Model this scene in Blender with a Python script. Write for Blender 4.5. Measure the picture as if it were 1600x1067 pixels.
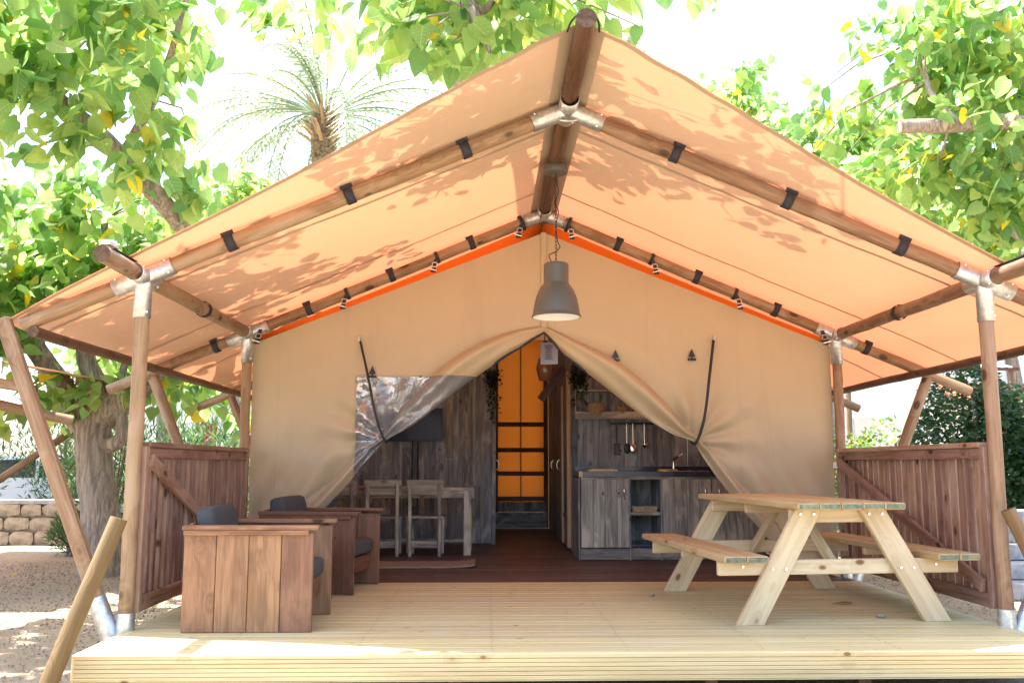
import bpy, bmesh, math, random
import numpy as np
from mathutils import Vector, Matrix, Euler
R = math.radians
random.seed(7); rng = np.random.default_rng(7)
for o in list(bpy.data.objects): bpy.data.objects.remove(o)
sc = bpy.context.scene; C = sc.collection

# ---------------------------------------------------------------- camera, sky, sun, exposure
cam_d = bpy.data.cameras.new('camera'); cam = bpy.data.objects.new('camera', cam_d); C.objects.link(cam)
cam.location = (-0.529, -5.887, 1.009); cam.rotation_euler = (R(90+7.61), 0, R(-1.526))
cam_d.sensor_width = 36; cam_d.lens = 1435/1600*36; cam_d.clip_start = .05; cam_d.clip_end = 2000
sc.camera = cam
SUN_EL, SUN_AZ = 75, 277        # azimuth clockwise from +Y: the sun stands high over the left side
sd = Vector((math.sin(R(SUN_AZ))*math.cos(R(SUN_EL)), math.cos(R(SUN_AZ))*math.cos(R(SUN_EL)), math.sin(R(SUN_EL))))
w = bpy.data.worlds.new('World'); sc.world = w; w.use_nodes = True
wn = w.node_tree.nodes; wl = w.node_tree.links; wn.clear()
sky = wn.new('ShaderNodeTexSky'); sky.sky_type = 'NISHITA'; sky.sun_disc = False
sky.sun_elevation = R(SUN_EL); sky.sun_rotation = R(SUN_AZ); sky.air_density = 1.0; sky.dust_density = 2.5; sky.ozone_density = .6
bgn = wn.new('ShaderNodeBackground'); bgn.inputs[1].default_value = 0.15
wo = wn.new('ShaderNodeOutputWorld'); wl.new(sky.outputs[0], bgn.inputs[0]); wl.new(bgn.outputs[0], wo.inputs[0])
sun_d = bpy.data.lights.new('sun', 'SUN'); sun_d.energy = 4.0; sun_d.angle = R(.6); sun_d.color = (1, .97, .93)
sun = bpy.data.objects.new('sun', sun_d); C.objects.link(sun); sun.location = sd*60
sun.rotation_euler = sd.to_track_quat('Z', 'Y').to_euler()
sc.view_settings.view_transform = 'Standard'; sc.view_settings.look = 'None'
sc.view_settings.exposure = 2.35; sc.view_settings.gamma = 1; sc.view_settings.use_curve_mapping = False
sc.render.engine = 'CYCLES'
sc.cycles.max_bounces = 8; sc.cycles.transmission_bounces = 6; sc.cycles.transparent_max_bounces = 12; sc.cycles.diffuse_bounces = 5
sc.render.resolution_x = 1024; sc.render.resolution_y = 682

# ---------------------------------------------------------------- node helpers and materials
class NT:
    def __init__(s, name):
        s.m = bpy.data.materials.new(name); s.m.use_nodes = True; s.t = s.m.node_tree; s.t.nodes.clear()
        s.out = s.t.nodes.new('ShaderNodeOutputMaterial')
    def n(s, typ, ins=None, **pr):
        x = s.t.nodes.new('ShaderNode'+typ)
        for k, v in pr.items(): setattr(x, k, v)
        for k, v in (ins or {}).items():
            if isinstance(v, bpy.types.NodeSocket): s.t.links.new(v, x.inputs[k])
            else: x.inputs[k].default_value = v
        return x
    def mix(s, f, a, b, mode='MIX'):
        x = s.n('MixRGB', {'Fac': f, 'Color1': a, 'Color2': b}, blend_type=mode); return x.outputs[0]
    def math(s, op, a, b=0.0): return s.n('Math', {0: a, 1: b}, operation=op).outputs[0]
    def vm(s, op, a, b): return s.n('VectorMath', {0: a, 1: b}, operation=op).outputs[0]
    def mr(s, v, a, b, c=0., d=1.): return s.n('MapRange', {'Value': v, 'From Min': a, 'From Max': b, 'To Min': c, 'To Max': d}, interpolation_type='SMOOTHSTEP').outputs[0]
    def noise(s, v, scale=1., detail=3., rough=.55, dist=0.): return s.n('TexNoise', {'Vector': v, 'Scale': scale, 'Detail': detail, 'Roughness': rough, 'Distortion': dist}).outputs[0]
    def bump(s, h, st, d=.01): return s.n('Bump', {'Height': h, 'Strength': st, 'Distance': d}).outputs[0]
    def pbsdf(s, col, rough=.6, normal=None, **k):
        p = s.n('BsdfPrincipled', {'Roughness': rough})
        if isinstance(col, bpy.types.NodeSocket): s.t.links.new(col, p.inputs['Base Color'])
        else: p.inputs['Base Color'].default_value = c4(col)
        if normal is not None: s.t.links.new(normal, p.inputs['Normal'])
        for kk, v in k.items():
            kk = kk.replace('_', ' ')
            if isinstance(v, bpy.types.NodeSocket): s.t.links.new(v, p.inputs[kk])
            else: p.inputs[kk].default_value = v
        return p.outputs[0]
    def done(s, sh): s.t.links.new(sh, s.out.inputs[0]); return s.m
def c4(c): return tuple(c[:3])+(1.,)

def wood(name, light, dark, knot=(.05, .025, .012), stain=None, gx=1.1, gy=26, rough=.6, kn=.1, var=.28, stain_amt=.6, fine=.5, bump=.25, spec=.35):
    t = NT(name); tc = t.n('TexCoord').outputs['Object']; r = t.n('ObjectInfo').outputs['Random']
    off = t.n('CombineXYZ', {0: t.math('MULTIPLY', r, 37.), 1: t.math('MULTIPLY', r, 91.), 2: t.math('MULTIPLY', r, 53.)}).outputs[0]
    v = t.vm('ADD', tc, off)
    vo = t.n('TexVoronoi', {'Vector': t.vm('MULTIPLY', v, (4.2, 7.5, 7.5)), 'Scale': 1.})
    gate = t.math('GREATER_THAN', t.n('SeparateColor', {0: vo.outputs['Color']}).outputs[0], .5)
    kd = t.math('ADD', vo.outputs['Distance'], t.math('SUBTRACT', .9, t.math('MULTIPLY', gate, .9)))
    km = t.mr(kd, kn, kn*1.9, 1., 0.); halo = t.mr(kd, kn, kn*4.5, 1., 0.)
    g = t.vm('ADD', t.vm('MULTIPLY', v, (gx, gy, gy)), t.n('CombineXYZ', {0: 0., 1: t.math('MULTIPLY', halo, 2.2), 2: t.math('MULTIPLY', halo, 1.3)}).outputs[0])
    gr = t.noise(g, 1., 4., .6, .7)
    fn = t.noise(t.vm('MULTIPLY', v, (gx*5, gy*6, gy*6)), 1., 2., .6)
    f = t.mr(t.math('ADD', gr, t.math('MULTIPLY', t.math('SUBTRACT', fn, .5), fine)), .34, .68)
    col = t.mix(f, c4(light), c4(dark))
    if stain is not None:
        sm = t.mr(t.noise(t.vm('MULTIPLY', v, (2.2, 6., 6.)), 1., 4., .62, .8), .46, .66, 0., stain_amt)
        col = t.mix(sm, col, c4(stain))
    col = t.mix(t.math('MULTIPLY', halo, .35), col, c4(dark)); col = t.mix(km, col, c4(knot))
    col = t.n('HueSaturation', {'Color': col, 'Saturation': 1., 'Hue': t.math('ADD', .49, t.math('MULTIPLY', r, .02)), 'Value': t.math('ADD', 1.-var/2, t.math('MULTIPLY', r, var))}).outputs[0]
    nb = t.bump(t.math('ADD', fn, gr), bump, .004)
    return t.done(t.pbsdf(col, t.mr(gr, .3, .7, rough-.1, rough+.12), nb, Specular_IOR_Level=spec))

def canvas(name, refl, trans, fac, bscale=1., wrinkle=.25, seams=False):
    t = NT(name); tc = t.n('TexCoord').outputs['Object']
    wv = t.noise(tc, 420., 1.); big = t.noise(tc, 1.3, 3.); mid = t.noise(t.vm('MULTIPLY', tc, (3., 3., 2.)), 2.2, 4., .6, 1.)
    col = t.mix(t.mr(big, .35, .7, 0., .35), c4(refl), c4([x*.86 for x in refl]))
    col = t.mix(t.mr(wv, .3, .7, 0., .14), col, c4([x*.7 for x in refl]))
    st = t.noise(t.vm('MULTIPLY', tc, (5., 5., .8)), 1., 4., .65, .5)
    col = t.mix(t.mr(st, .52, .72, 0., .22), col, c4([refl[0]*.72, refl[1]*.74, refl[2]*.78]))
    h = t.math('ADD', t.math('MULTIPLY', wv, .06), mid)
    if seams:
        sx_ = t.n('SeparateXYZ', {0: tc}).outputs[0]
        ln = t.math('ABSOLUTE', t.math('SUBTRACT', t.math('FRACT', t.math('ADD', t.math('MULTIPLY', sx_, 1/.86), 10.37)), .5))
        sm = t.mr(ln, .004, .016, 1., 0.); col = t.mix(t.math('MULTIPLY', sm, .05), col, c4([x*.5 for x in refl])); h = t.math('ADD', h, t.math('MULTIPLY', sm, .2))
    nb = t.bump(h, wrinkle, .02)
    d = t.n('BsdfDiffuse', {'Color': col, 'Normal': nb}).outputs[0]
    tr = t.n('BsdfTranslucent', {'Color': c4(trans), 'Normal': nb}).outputs[0]
    mx = t.n('MixShader', {0: fac, 1: d, 2: tr}).outputs[0]
    gl = t.n('BsdfGlossy', {'Color': c4((.9, .9, .9)), 'Roughness': .5, 'Normal': nb}).outputs[0]
    return t.done(t.n('MixShader', {0: .025, 1: mx, 2: gl}).outputs[0])

def leaf(name, cols, island=True, trans=.5, yellow=.07):
    t = NT(name); tc = t.n('TexCoord').outputs['Object']
    r = t.n('NewGeometry').outputs['Random Per Island'] if island else t.n('ObjectInfo').outputs['Random']
    cr = t.n('ValToRGB', {0: r}); e = cr.color_ramp; e.elements.remove(e.elements[0])
    e.elements[0].position = 0; e.elements[0].color = c4(cols[0])
    k = len(cols)
    for i, c in enumerate(cols[1:]):
        x = e.elements.new((i+1)/(k-1)*(1-yellow)*.98); x.color = c4(c)
    if yellow > 0:
        x = e.elements.new(1-yellow*.9); x.color = (.42, .30, .025, 1)
    col = cr.outputs[0]
    vein = t.noise(tc, 9., 2.); col = t.mix(t.mr(vein, .3, .7, 0., .3), col, t.mix(.5, col, (0.02, .05, .01, 1)))
    if not island:      # midrib and side veins of the leaves near the lens
        sp_ = t.n('SeparateXYZ', {0: tc}); ay = t.math('ABSOLUTE', sp_.outputs[1]); rib = t.mr(ay, .008, .022, 1., 0.)
        sv = t.math('ABSOLUTE', t.math('SUBTRACT', t.math('FRACT', t.math('MULTIPLY', t.math('SUBTRACT', sp_.outputs[0], t.math('MULTIPLY', ay, .75)), 6.)), .5))
        vm_ = t.math('MAXIMUM', rib, t.mr(sv, .03, .09, .6, 0.)); col = t.mix(t.math('MULTIPLY', vm_, .5), col, (.30, .36, .14, 1))
    tcol = t.mix(1., col, (3.2, 3.1, 2.6, 1), 'MULTIPLY')
    a = t.pbsdf(col, .42, Specular_IOR_Level=.45)
    b = t.n('BsdfTranslucent', {'Color': tcol}).outputs[0]
    return t.done(t.n('MixShader', {0: trans, 1: a, 2: b}).outputs[0])

def flat(name, col, rough=.6, metal=0., nz=.12, scale=6., bump=0., **k):
    t = NT(name); tc = t.n('TexCoord').outputs['Object']; n = t.noise(tc, scale, 4., .6)
    cc = t.mix(t.mr(n, .3, .7), c4(col), c4([x*(1-nz*2) for x in col]))
    nb = t.bump(n, bump, .005) if bump else None
    return t.done(t.pbsdf(cc, t.mr(n, .3, .7, max(0, rough-.08), min(1, rough+.1)), nb, Metallic=metal, **k))

m = {}
m['pole'] = wood('brown_pole_wood', (.255, .155, .088), (.155, .086, .046), (.06, .032, .02), gx=.9, gy=16, stain=(.33, .235, .165), stain_amt=.55, rough=.5, kn=.13, var=.3)
m['ridge'] = wood('dark_pole_wood', (.105, .05, .032), (.062, .027, .018), (.05, .02, .012), gx=.9, gy=16, stain=(.16, .085, .055), stain_amt=.4, rough=.5, kn=.1, var=.1)
m['pole_end'] = wood('pole_end_grain', (.11, .065, .04), (.05, .028, .018), gx=20, gy=20, rough=.8)
m['post'] = wood('post_wood', (.305, .19, .10), (.20, .115, .058), (.07, .03, .018), gx=.8, gy=14, stain=(.37, .27, .175), stain_amt=.5, rough=.55, kn=.12, var=.2)
m['stake'] = wood('yellow_stake_wood', (.19, .115, .05), (.13, .075, .03), (.12, .06, .02), gx=.8, gy=12, stain=(.17, .125, .06), rough=.55, kn=.12, var=.1)
m['deck'] = wood('pale_deck_wood', (.525, .455, .245), (.435, .36, .175), (.17, .10, .04), gx=.7, gy=22, stain=(.49, .46, .31), stain_amt=.5, rough=.55, kn=.055, var=.16, bump=.12)
m['fascia'] = wood('fascia_wood', (.56, .46, .25), (.47, .36, .18), (.22, .12, .04), gx=.6, gy=18, rough=.5, kn=.06, var=.05)
m['floor'] = wood('dark_floor_wood', (.10, .07, .058), (.058, .04, .034), (.03, .015, .01), gx=.8, gy=22, rough=.5, var=.3)
m['slat'] = wood('red_brown_slat_wood', (.285, .17, .12), (.175, .095, .065), (.05, .025, .016), gx=1., gy=20, stain=(.36, .25, .19), rough=.6, kn=.1, var=.45)
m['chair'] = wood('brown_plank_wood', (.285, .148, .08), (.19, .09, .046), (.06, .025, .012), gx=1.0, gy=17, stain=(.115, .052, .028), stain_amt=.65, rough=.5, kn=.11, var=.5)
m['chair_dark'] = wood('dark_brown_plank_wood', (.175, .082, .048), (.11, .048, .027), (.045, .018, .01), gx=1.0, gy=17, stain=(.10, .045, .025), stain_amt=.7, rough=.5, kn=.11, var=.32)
m['grey'] = wood('grey_stained_boards', (.205, .217, .23), (.10, .11, .125), (.045, .043, .043), gx=.9, gy=15, stain=(.42, .43, .43), stain_amt=.6, rough=.65, kn=.06, var=.45)
m['greyl'] = wood('grey_worn_boards', (.30, .28, .225), (.135, .13, .12), (.05, .045, .04), gx=.9, gy=15, stain=(.50, .45, .34), stain_amt=.8, rough=.65, kn=.055, var=.4)
m['raw'] = wood('raw_pine', (.52, .38, .22), (.40, .27, .14), rough=.6, var=.1)
m['picnic'] = wood('pale_pine', (.58, .47, .30), (.47, .35, .20), (.17, .075, .03), gx=.8, gy=13, stain=(.60, .50, .33), stain_amt=.5, rough=.5, kn=.1, var=.16)
m['picnic_top'] = wood('weathered_pine', (.46, .335, .17), (.35, .235, .105), (.16, .08, .03), gx=.8, gy=13, stain=(.42, .35, .22), rough=.55, kn=.09, var=.2)
m['picnic_end'] = wood('green_end_grain', (.15, .19, .125), (.085, .115, .08), gx=9, gy=30, stain=(.30, .25, .14), rough=.8, kn=.03)
m['roof'] = canvas('roof_canvas', (.60, .47, .345), (.60, .20, .095), .25)
m['seam'] = canvas('canvas_seam', (.46, .37, .27), (.30, .23, .17), .16)
m['canvas'] = canvas('beige_canvas', (.49, .395, .255), (.60, .38, .20), .1, wrinkle=.3, seams=True)
m['orange'] = canvas('orange_cloth', (.9, .34, .04), (.70, .19, .018), .3)
m['liner'] = canvas('orange_liner', (.85, .30, .05), (.95, .34, .06), .6)
m['cool_filter'] = canvas('added_cool_filter', (.55, .56, .58), (.42, .62, .85), .6)  # blue transmission offsets the orange roof light; for the added sheet only
m['galv'] = flat('galvanised_steel', (.62, .65, .67), .38, .85, .16, 30)
m['bolt'] = flat('zinc_bolt', (.75, .77, .78), .25, .95, .05)
m['web'] = flat('black_webbing', (.022, .024, .036), .7, 0, .2, 200, .4)
m['rope'] = flat('black_rope', (.02, .02, .026), .6, 0, .2, 300, .4)
m['lamp'] = flat('grey_enamel', (.088, .088, .082), .42, 0, .04, 3)
m['lampin'] = flat('white_enamel', (.86, .87, .86), .4, 0, .02)
m['cushion'] = flat('slate_cushion_cloth', (.05, .055, .058), .9, 0, .12, 250, .3)
m['black'] = flat('black_metal', (.02, .021, .024), .4, .3, .1)
m['counter'] = flat('dark_blue_worktop', (.028, .036, .07), .2, 0, .1, 4)
m['screen'] = flat('dark_screen', (.035, .055, .11), .1, 0, .05)  # bluish reflection painted into the base colour of the screen
m['steel'] = flat('polished_steel', (.8, .8, .8), .15, 1., .03)
m['mat'] = flat('sisal_mat', (.33, .28, .20), .95, 0, .25, 160, .8)
m['wicker'] = flat('wicker', (.42, .32, .18), .8, 0, .3, 90, .8)
m['white'] = flat('white_paint', (.8, .8, .79), .5, 0, .04)
m['cream'] = flat('cream_render', (.72, .68, .60), .85, 0, .08, 2, .2)
m['car'] = flat('white_car_paint', (.8, .8, .81), .18, 0, .02)
m['glassd'] = flat('dark_glass', (.03, .035, .04), .06, 0, .02)
m['tyre'] = flat('tyre_rubber', (.03, .03, .03), .8)
m['paper'] = flat('pale_paper', (.36, .40, .52), .8, 0, .03)
m['ink'] = flat('dark_ink', (.04, .04, .05), .8)
m['red'] = flat('red_cloth', (.55, .06, .04), .7)
m['tile'] = flat('terracotta', (.42, .16, .09), .8, 0, .3, 8)
m['stone'] = flat('pale_stone', (.36, .30, .22), .9, 0, .3, 5, .7)
m['mortar'] = flat('mortar', (.27, .23, .18), .95, 0, .25, 12, .6)
m['slab'] = flat('grey_slab', (.34, .34, .35), .85, 0, .2, 8, .4)
m['bark'] = None
t = NT('grey_brown_bark'); tc = t.n('TexCoord').outputs['Object']
b1 = t.noise(t.vm('MULTIPLY', tc, (26., 26., 3.)), 1., 5., .65, .8); b2 = t.noise(tc, 3., 3.)
bc = t.mix(t.mr(b1, .36, .64), (.16, .125, .10, 1), (.40, .33, .27, 1)); bc = t.mix(t.mr(b2, .4, .7, 0, .5), bc, (.24, .20, .165, 1))
m['bark'] = t.done(t.pbsdf(bc, .9, t.bump(b1, .9, .03)))
t = NT('clear_plastic'); tc = t.n('TexCoord').outputs['Object']
n1 = t.noise(t.vm('MULTIPLY', tc, (4.5, 2., 4.5)), 1., 3., .5, 1.0); n2 = t.noise(t.vm('MULTIPLY', tc, (26., 2., 26.)), 1., 2., .5, 1.5)
nb = t.bump(t.math('ADD', n1, t.math('MULTIPLY', n2, .06)), 1., .045)
milk = t.pbsdf((.25, .265, .275), .3, nb)
tp = t.n('BsdfTransparent', {'Color': (.78, .81, .83, 1)}).outputs[0]
gl = t.n('BsdfGlossy', {'Color': (.95, .97, 1, 1), 'Roughness': .05, 'Normal': nb}).outputs[0]
a = t.n('MixShader', {0: .66, 1: tp, 2: milk}).outputs[0]
m['plastic'] = t.done(t.n('MixShader', {0: t.mr(n1, .40, .60, .08, .30), 1: a, 2: gl}).outputs[0])
t = NT('milky_plastic'); tc = t.n('TexCoord').outputs['Object']
n1 = t.noise(t.vm('MULTIPLY', tc, (5., 3., 5.)), 1., 3., .6, 1.2); nb = t.bump(n1, .5, .05)
a = t.n('MixShader', {0: .85, 1: t.n('BsdfTransparent', {'Color': (.8, .82, .84, 1)}).outputs[0], 2: t.pbsdf((.20, .205, .21), .25, nb, Specular_IOR_Level=.7)}).outputs[0]
m['plastic2'] = t.done(t.n('MixShader', {0: .07, 1: a, 2: t.n('BsdfGlossy', {'Color': (.95, .97, 1, 1), 'Roughness': .12, 'Normal': nb}).outputs[0]}).outputs[0])
t = NT('sandy_gravel'); tc = t.n('TexCoord').outputs['Object']
g1 = t.noise(tc, 60., 4., .7); g2 = t.noise(tc, 1.1, 4.); g3 = t.n('TexVoronoi', {'Vector': tc, 'Scale': 70.}).outputs['Color']
gc = t.mix(t.mr(g1, .35, .65), (.46, .36, .24, 1), (.27, .20, .125, 1)); gc = t.mix(t.mr(g2, .4, .7, 0, .45), gc, (.24, .175, .11, 1)); gc = t.mix(.18, gc, g3, 'OVERLAY')
m['gravel'] = t.done(t.pbsdf(gc, .95, t.bump(g1, .8, .02)))
m['pebble'] = flat('pebbles', (.44, .36, .26), .9, 0, .35, 40)
GREENS = [(.075, .15, .055), (.10, .185, .065), (.14, .215, .075), (.175, .245, .085), (.21, .27, .09)]
m['leaf'] = leaf('mulberry_leaves', GREENS, True, .66, .025)
m['leaf1'] = leaf('mulberry_single_leaf', GREENS, False, .62, .02)
m['leafb'] = leaf('background_leaves', [(.11, .19, .07), (.15, .23, .08), (.2, .26, .09)], True, .6, .06)  # greens paler than natural, standing in for haze on the far trees
m['oleander'] = leaf('oleander_leaves', [(.03, .075, .025), (.05, .10, .035), (.07, .12, .05)], True, .4, 0)
m['ivy'] = leaf('ivy_leaves', [(.015, .045, .018), (.025, .065, .022), (.04, .085, .03)], True, .25, 0)
m['hedge'] = leaf('hedge_leaves', [(.05, .11, .025), (.08, .15, .03), (.11, .17, .04)], True, .4, .06)
m['frond'] = leaf('palm_fronds', [(.19, .235, .18), (.23, .27, .2), (.26, .3, .22)], True, .35, 0)  # fronds lightened: the haze over the palms is put into their colour
m['flower'] = flat('pink_petals', (.7, .25, .3), .7)
m['housepl'] = leaf('houseplant_leaves', [(.01, .03, .012), (.02, .045, .016)], True, .2, 0)
m['palmbark'] = flat('palm_bark', (.30, .20, .12), .95, 0, .4, 12, .9)
m['dry'] = flat('dry_yellow_leaf', (.55, .38, .05), .7, 0, .3, 20)

# ---------------------------------------------------------------- mesh helpers
def obj(name, me, parent=None, loc=None, rot=None):
    o = bpy.data.objects.new(name, me); C.objects.link(o)
    if parent: o.parent = parent
    if loc is not None: o.location = loc
    if rot is not None: o.rotation_euler = rot
    return o
def tag(o, label=None, cat=None, group=None, kind=None):
    if label: o['label'] = label
    if cat: o['category'] = cat
    if group: o['group'] = group
    if kind: o['kind'] = kind
    return o
def thing(name, label, cat, loc=(0, 0, 0), rz=0, group=None):
    return tag(obj(name, None, None, loc, (0, 0, rz)), label, cat, group)
def frame(d, up=Vector((0, 0, 1))):
    x = Vector(d).normalized(); up = Vector(up)
    if abs(x.dot(up)) > .99: up = Vector((0, 1, 0))
    y = up.cross(x).normalized(); z = x.cross(y); return x, y, z
class MB:
    def __init__(s): s.v = []; s.f = []; s.mi = []; s.sm = []
    def add(s, vs, fs, mi=0, sm=False):
        b = len(s.v); s.v += [tuple(p) for p in vs]
        for f in fs: s.f.append([i+b for i in f]); s.mi.append(mi); s.sm.append(sm)
        return s
    def box(s, c, d, rot=None, mi=0):
        hx, hy, hz = d[0]/2, d[1]/2, d[2]/2
        P = [Vector((x, y, z)) for x in (-hx, hx) for y in (-hy, hy) for z in (-hz, hz)]
        if rot is not None:
            M_ = Euler(rot).to_matrix(); P = [M_ @ p for p in P]
        P = [p+Vector(c) for p in P]
        return s.add(P, [(0, 1, 3, 2), (4, 6, 7, 5), (0, 4, 5, 1), (2, 3, 7, 6), (0, 2, 6, 4), (1, 5, 7, 3)], mi)
    def tube(s, p0, p1, r0, r1=None, n=12, caps=True, mi=0, cmi=None):
        return s.limb([p0, p1], [r0, r0 if r1 is None else r1], n, caps, mi, cmi)
    def limb(s, pts, rs, n=10, caps=True, mi=0, cmi=None, jit=0.):
        pts = [Vector(p) for p in pts]; vs = []; fs = []; up = Vector((0, 0, 1))
        for i, p in enumerate(pts):
            d = pts[min(i+1, len(pts)-1)]-pts[max(i-1, 0)]
            x, y, z = frame(d, up); up = z
            for k in range(n):
                a = 2*math.pi*k/n; r = rs[i]*(1+random.uniform(-jit, jit)); vs.append(p+y*math.cos(a)*r+z*math.sin(a)*r)
        for i in range(len(pts)-1):
            for k in range(n):
                a = i*n+k; b = i*n+(k+1) % n; fs.append((a, b, b+n, a+n))
        s.add(vs, fs, mi, True)
        if caps:
            cm = mi if cmi is None else cmi
            s.add(vs[:n], [tuple(range(n))[::-1]], cm); s.add(vs[-n:], [tuple(range(n))], cm)
        return s
    def lathe(s, prof, c=(0, 0, 0), n=32, mi=0):
        c = Vector(c); vs = [c+Vector((r*math.cos(2*math.pi*k/n), r*math.sin(2*math.pi*k/n), z)) for r, z in prof for k in range(n)]
        fs = [(i*n+k, i*n+(k+1) % n, (i+1)*n+(k+1) % n, (i+1)*n+k) for i in range(len(prof)-1) for k in range(n)]
        return s.add(vs, fs, mi, True)
    def prism(s, poly, d, mi=0):
        n = len(poly); P = [Vector(p) for p in poly]; Q = [p+Vector(d) for p in P]
        return s.add(P+Q, [tuple(range(n))[::-1], tuple(range(n, 2*n))]+[(i, (i+1) % n, n+(i+1) % n, n+i) for i in range(n)], mi)
    def mesh(s, name, mats):
        me = bpy.data.meshes.new(name); me.from_pydata(s.v, [], s.f)
        for x in (mats if isinstance(mats, (list, tuple)) else [mats]): me.materials.append(x)
        me.polygons.foreach_set('material_index', s.mi); me.polygons.foreach_set('use_smooth', s.sm); me.update(); return me
    def build(s, name, mats, parent=None, loc=None, rot=None): return obj(name, s.mesh(name, mats), parent, loc, rot)

_pc = {}
def plank(name, parent, mat, p0, p1, w, th, up=(0, 0, 1), bev=.004, endmat=None):
    """board whose length runs p0-p1 (local X), width across, thickness along up"""
    p0 = Vector(p0); p1 = Vector(p1); L = (p1-p0).length; key = (round(L, 3), round(w, 4), round(th, 4), mat.name, bev, endmat and endmat.name)
    if key not in _pc:
        bm = bmesh.new(); bmesh.ops.create_cube(bm, size=1)
        for v in bm.verts: v.co = Vector((v.co.x*L, v.co.y*w, v.co.z*th))
        if bev: bmesh.ops.bevel(bm, geom=[e for e in bm.edges], offset=min(bev, th*.3), segments=1, affect='EDGES')
        me = bpy.data.meshes.new(name); bm.to_mesh(me); bm.free(); me.materials.append(mat)
        if endmat:
            me.materials.append(endmat)
            for f in me.polygons:
                if abs(f.normal.x) > .9: f.material_index = 1
        _pc[key] = me
    x, y, z = frame(p1-p0, up)
    o = obj(name, _pc[key], parent); M_ = Matrix((x, y, z)).transposed().to_4x4(); M_.translation = (p0+p1)/2; o.matrix_local = M_
    return o
def pole(name, parent, mat, p0, p1, r0, r1=None, n=16, knob=.02):
    p0 = Vector(p0); p1 = Vector(p1); L = (p1-p0).length; r1 = r0 if r1 is None else r1; k = max(2, int(L/.25)+1)
    mb = MB(); pts = []; rs = []
    for i in range(k+1):
        u = i/k; pts.append((-L/2+L*u, random.uniform(-1, 1)*.003, random.uniform(-1, 1)*.003)); rs.append((r0+(r1-r0)*u)*(1+random.uniform(-knob, knob)))
    mb.limb(pts, rs, n, True, 0, 1)
    o = mb.build(name, [mat, m['pole_end']], parent)
    x, y, z = frame(p1-p0); M_ = Matrix((x, y, z)).transposed().to_4x4(); M_.translation = (p0+p1)/2; o.matrix_local = M_
    return o
def curve_pts(pts, n):
    """Catmull-Rom through pts"""
    P = [Vector(p) for p in pts]; P = [P[0]*2-P[1]]+P+[P[-1]*2-P[-2]]; out = []
    for i in range(1, len(P)-2):
        for k in range(n):
            t_ = k/n; a, b, c, d = P[i-1:i+3]
            out.append(.5*((2*b)+(c-a)*t_+(2*a-5*b+4*c-d)*t_*t_+(3*b-a-3*c+d)*t_**3))
    out.append(P[-2]); return out
def rope(name, mat, parent, pts, r, n=8, k=6):
    q = curve_pts(pts, k); return MB().limb(q, [r]*len(q), n).build(name, mat, parent)
def smooth_tab(tab):
    c = np.polyfit([a for a, _ in tab], [b for _, b in tab], 4); return lambda x: float(np.polyval(c, x))
def lerp_tab(tab, x):
    for (a, fa), (b, fb) in zip(tab, tab[1:]):
        if x <= b: return fa+(fb-fa)*(x-a)/(b-a) if b > a else fb
    return tab[-1][1]

# ---------------------------------------------------------------- ground
GZ = -.30
mb = MB(); n = 60; ext = [-400, -120, -40]+list(np.linspace(-20, 20, 41))+[40, 120, 400]
k = len(ext); vs = [(x, y+8, GZ+(random.uniform(-.012, .012) if abs(x) < 19 and abs(y) < 19 else 0)) for y in ext for x in ext]
mb.add(vs, [(j*k+i, j*k+i+1, (j+1)*k+i+1, (j+1)*k+i) for j in range(k-1) for i in range(k-1)], 0, True)
tag(mb.build('ground', m['gravel']), kind='structure')
# loose pebbles
base = np.array([(1, 0, 0), (-1, 0, 0), (0, 1, 0), (0, -1, 0), (0, 0, .7), (0, 0, -.7)], float); bf = [(0, 2, 4), (2, 1, 4), (1, 3, 4), (3, 0, 4), (2, 0, 5), (1, 2, 5), (3, 1, 5), (0, 3, 5)]
V = []; F = []
def peb(x, y, r):
    a = random.uniform(0, 6.28); c, s_ = math.cos(a), math.sin(a); b = len(V); q = random.uniform(.6, 1)
    for p in base: V.append((x+(p[0]*c-p[1]*s_*q)*r, y+(p[0]*s_+p[1]*c*q)*r, GZ+.012+p[2]*r*.8))
    for f in bf: F.append(tuple(i+b for i in f))
for i in range(9000):
    x = random.uniform(-7, -2.75); y = random.uniform(-2, 7); peb(x, y, random.uniform(.004, .016))
for i in range(2500): peb(random.uniform(2.75, 5), random.uniform(-1, 5), random.uniform(.005, .018))
me = bpy.data.meshes.new('pebbles'); me.from_pydata(V, [], F); me.materials.append(m['pebble'])
tag(obj('pebbles', me), 'loose sandy pebbles scattered over the gravel ground', 'pebbles', kind='stuff')

# ---------------------------------------------------------------- deck and interior floor
deck = thing('porch_deck', 'low pale wooden deck with ribbed front board under the tent porch', 'deck')
y = -.705; 
while y < 2.2:
    plank('deck_board', deck, m['deck'], (-2.73, y+.058, -.0135+random.uniform(-.0008, .0008)), (2.73, y+.058, -.0135), .1165, .027, bev=.003); y += .12
sc_ = MB()
for k_ in range(25):
    for x in (-2.66, -2.0, -1.25, -.5, .25, 1.0, 1.75, 2.4, 2.66):
        for e_ in (-.03, .03): cx_, cy_ = x+random.uniform(-.006, .006), -.705+k_*.12+.058+e_+random.uniform(-.004, .004); sc_.add([(cx_+.0055*math.cos(a), cy_+.0055*math.sin(a), .0022) for a in (0, 1.05, 2.1, 3.14, 4.19, 5.24)], [(0, 1, 2, 3, 4, 5)])
sc_.build('screw_heads', m['black'], deck)['kind'] = 'stuff'
mb = MB(); zs = [0.0]; 
prof = [(-.735, -.001), (-.740, -.008)]
for i in range(6):
    z0 = -.008-i*.0225
    prof += [(-.740, z0), (-.740, z0-.0185), (-.733, z0-.0195), (-.733, z0-.0215)]
prof += [(-.740, -.148), (-.710, -.148), (-.710, -.001)]
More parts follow.
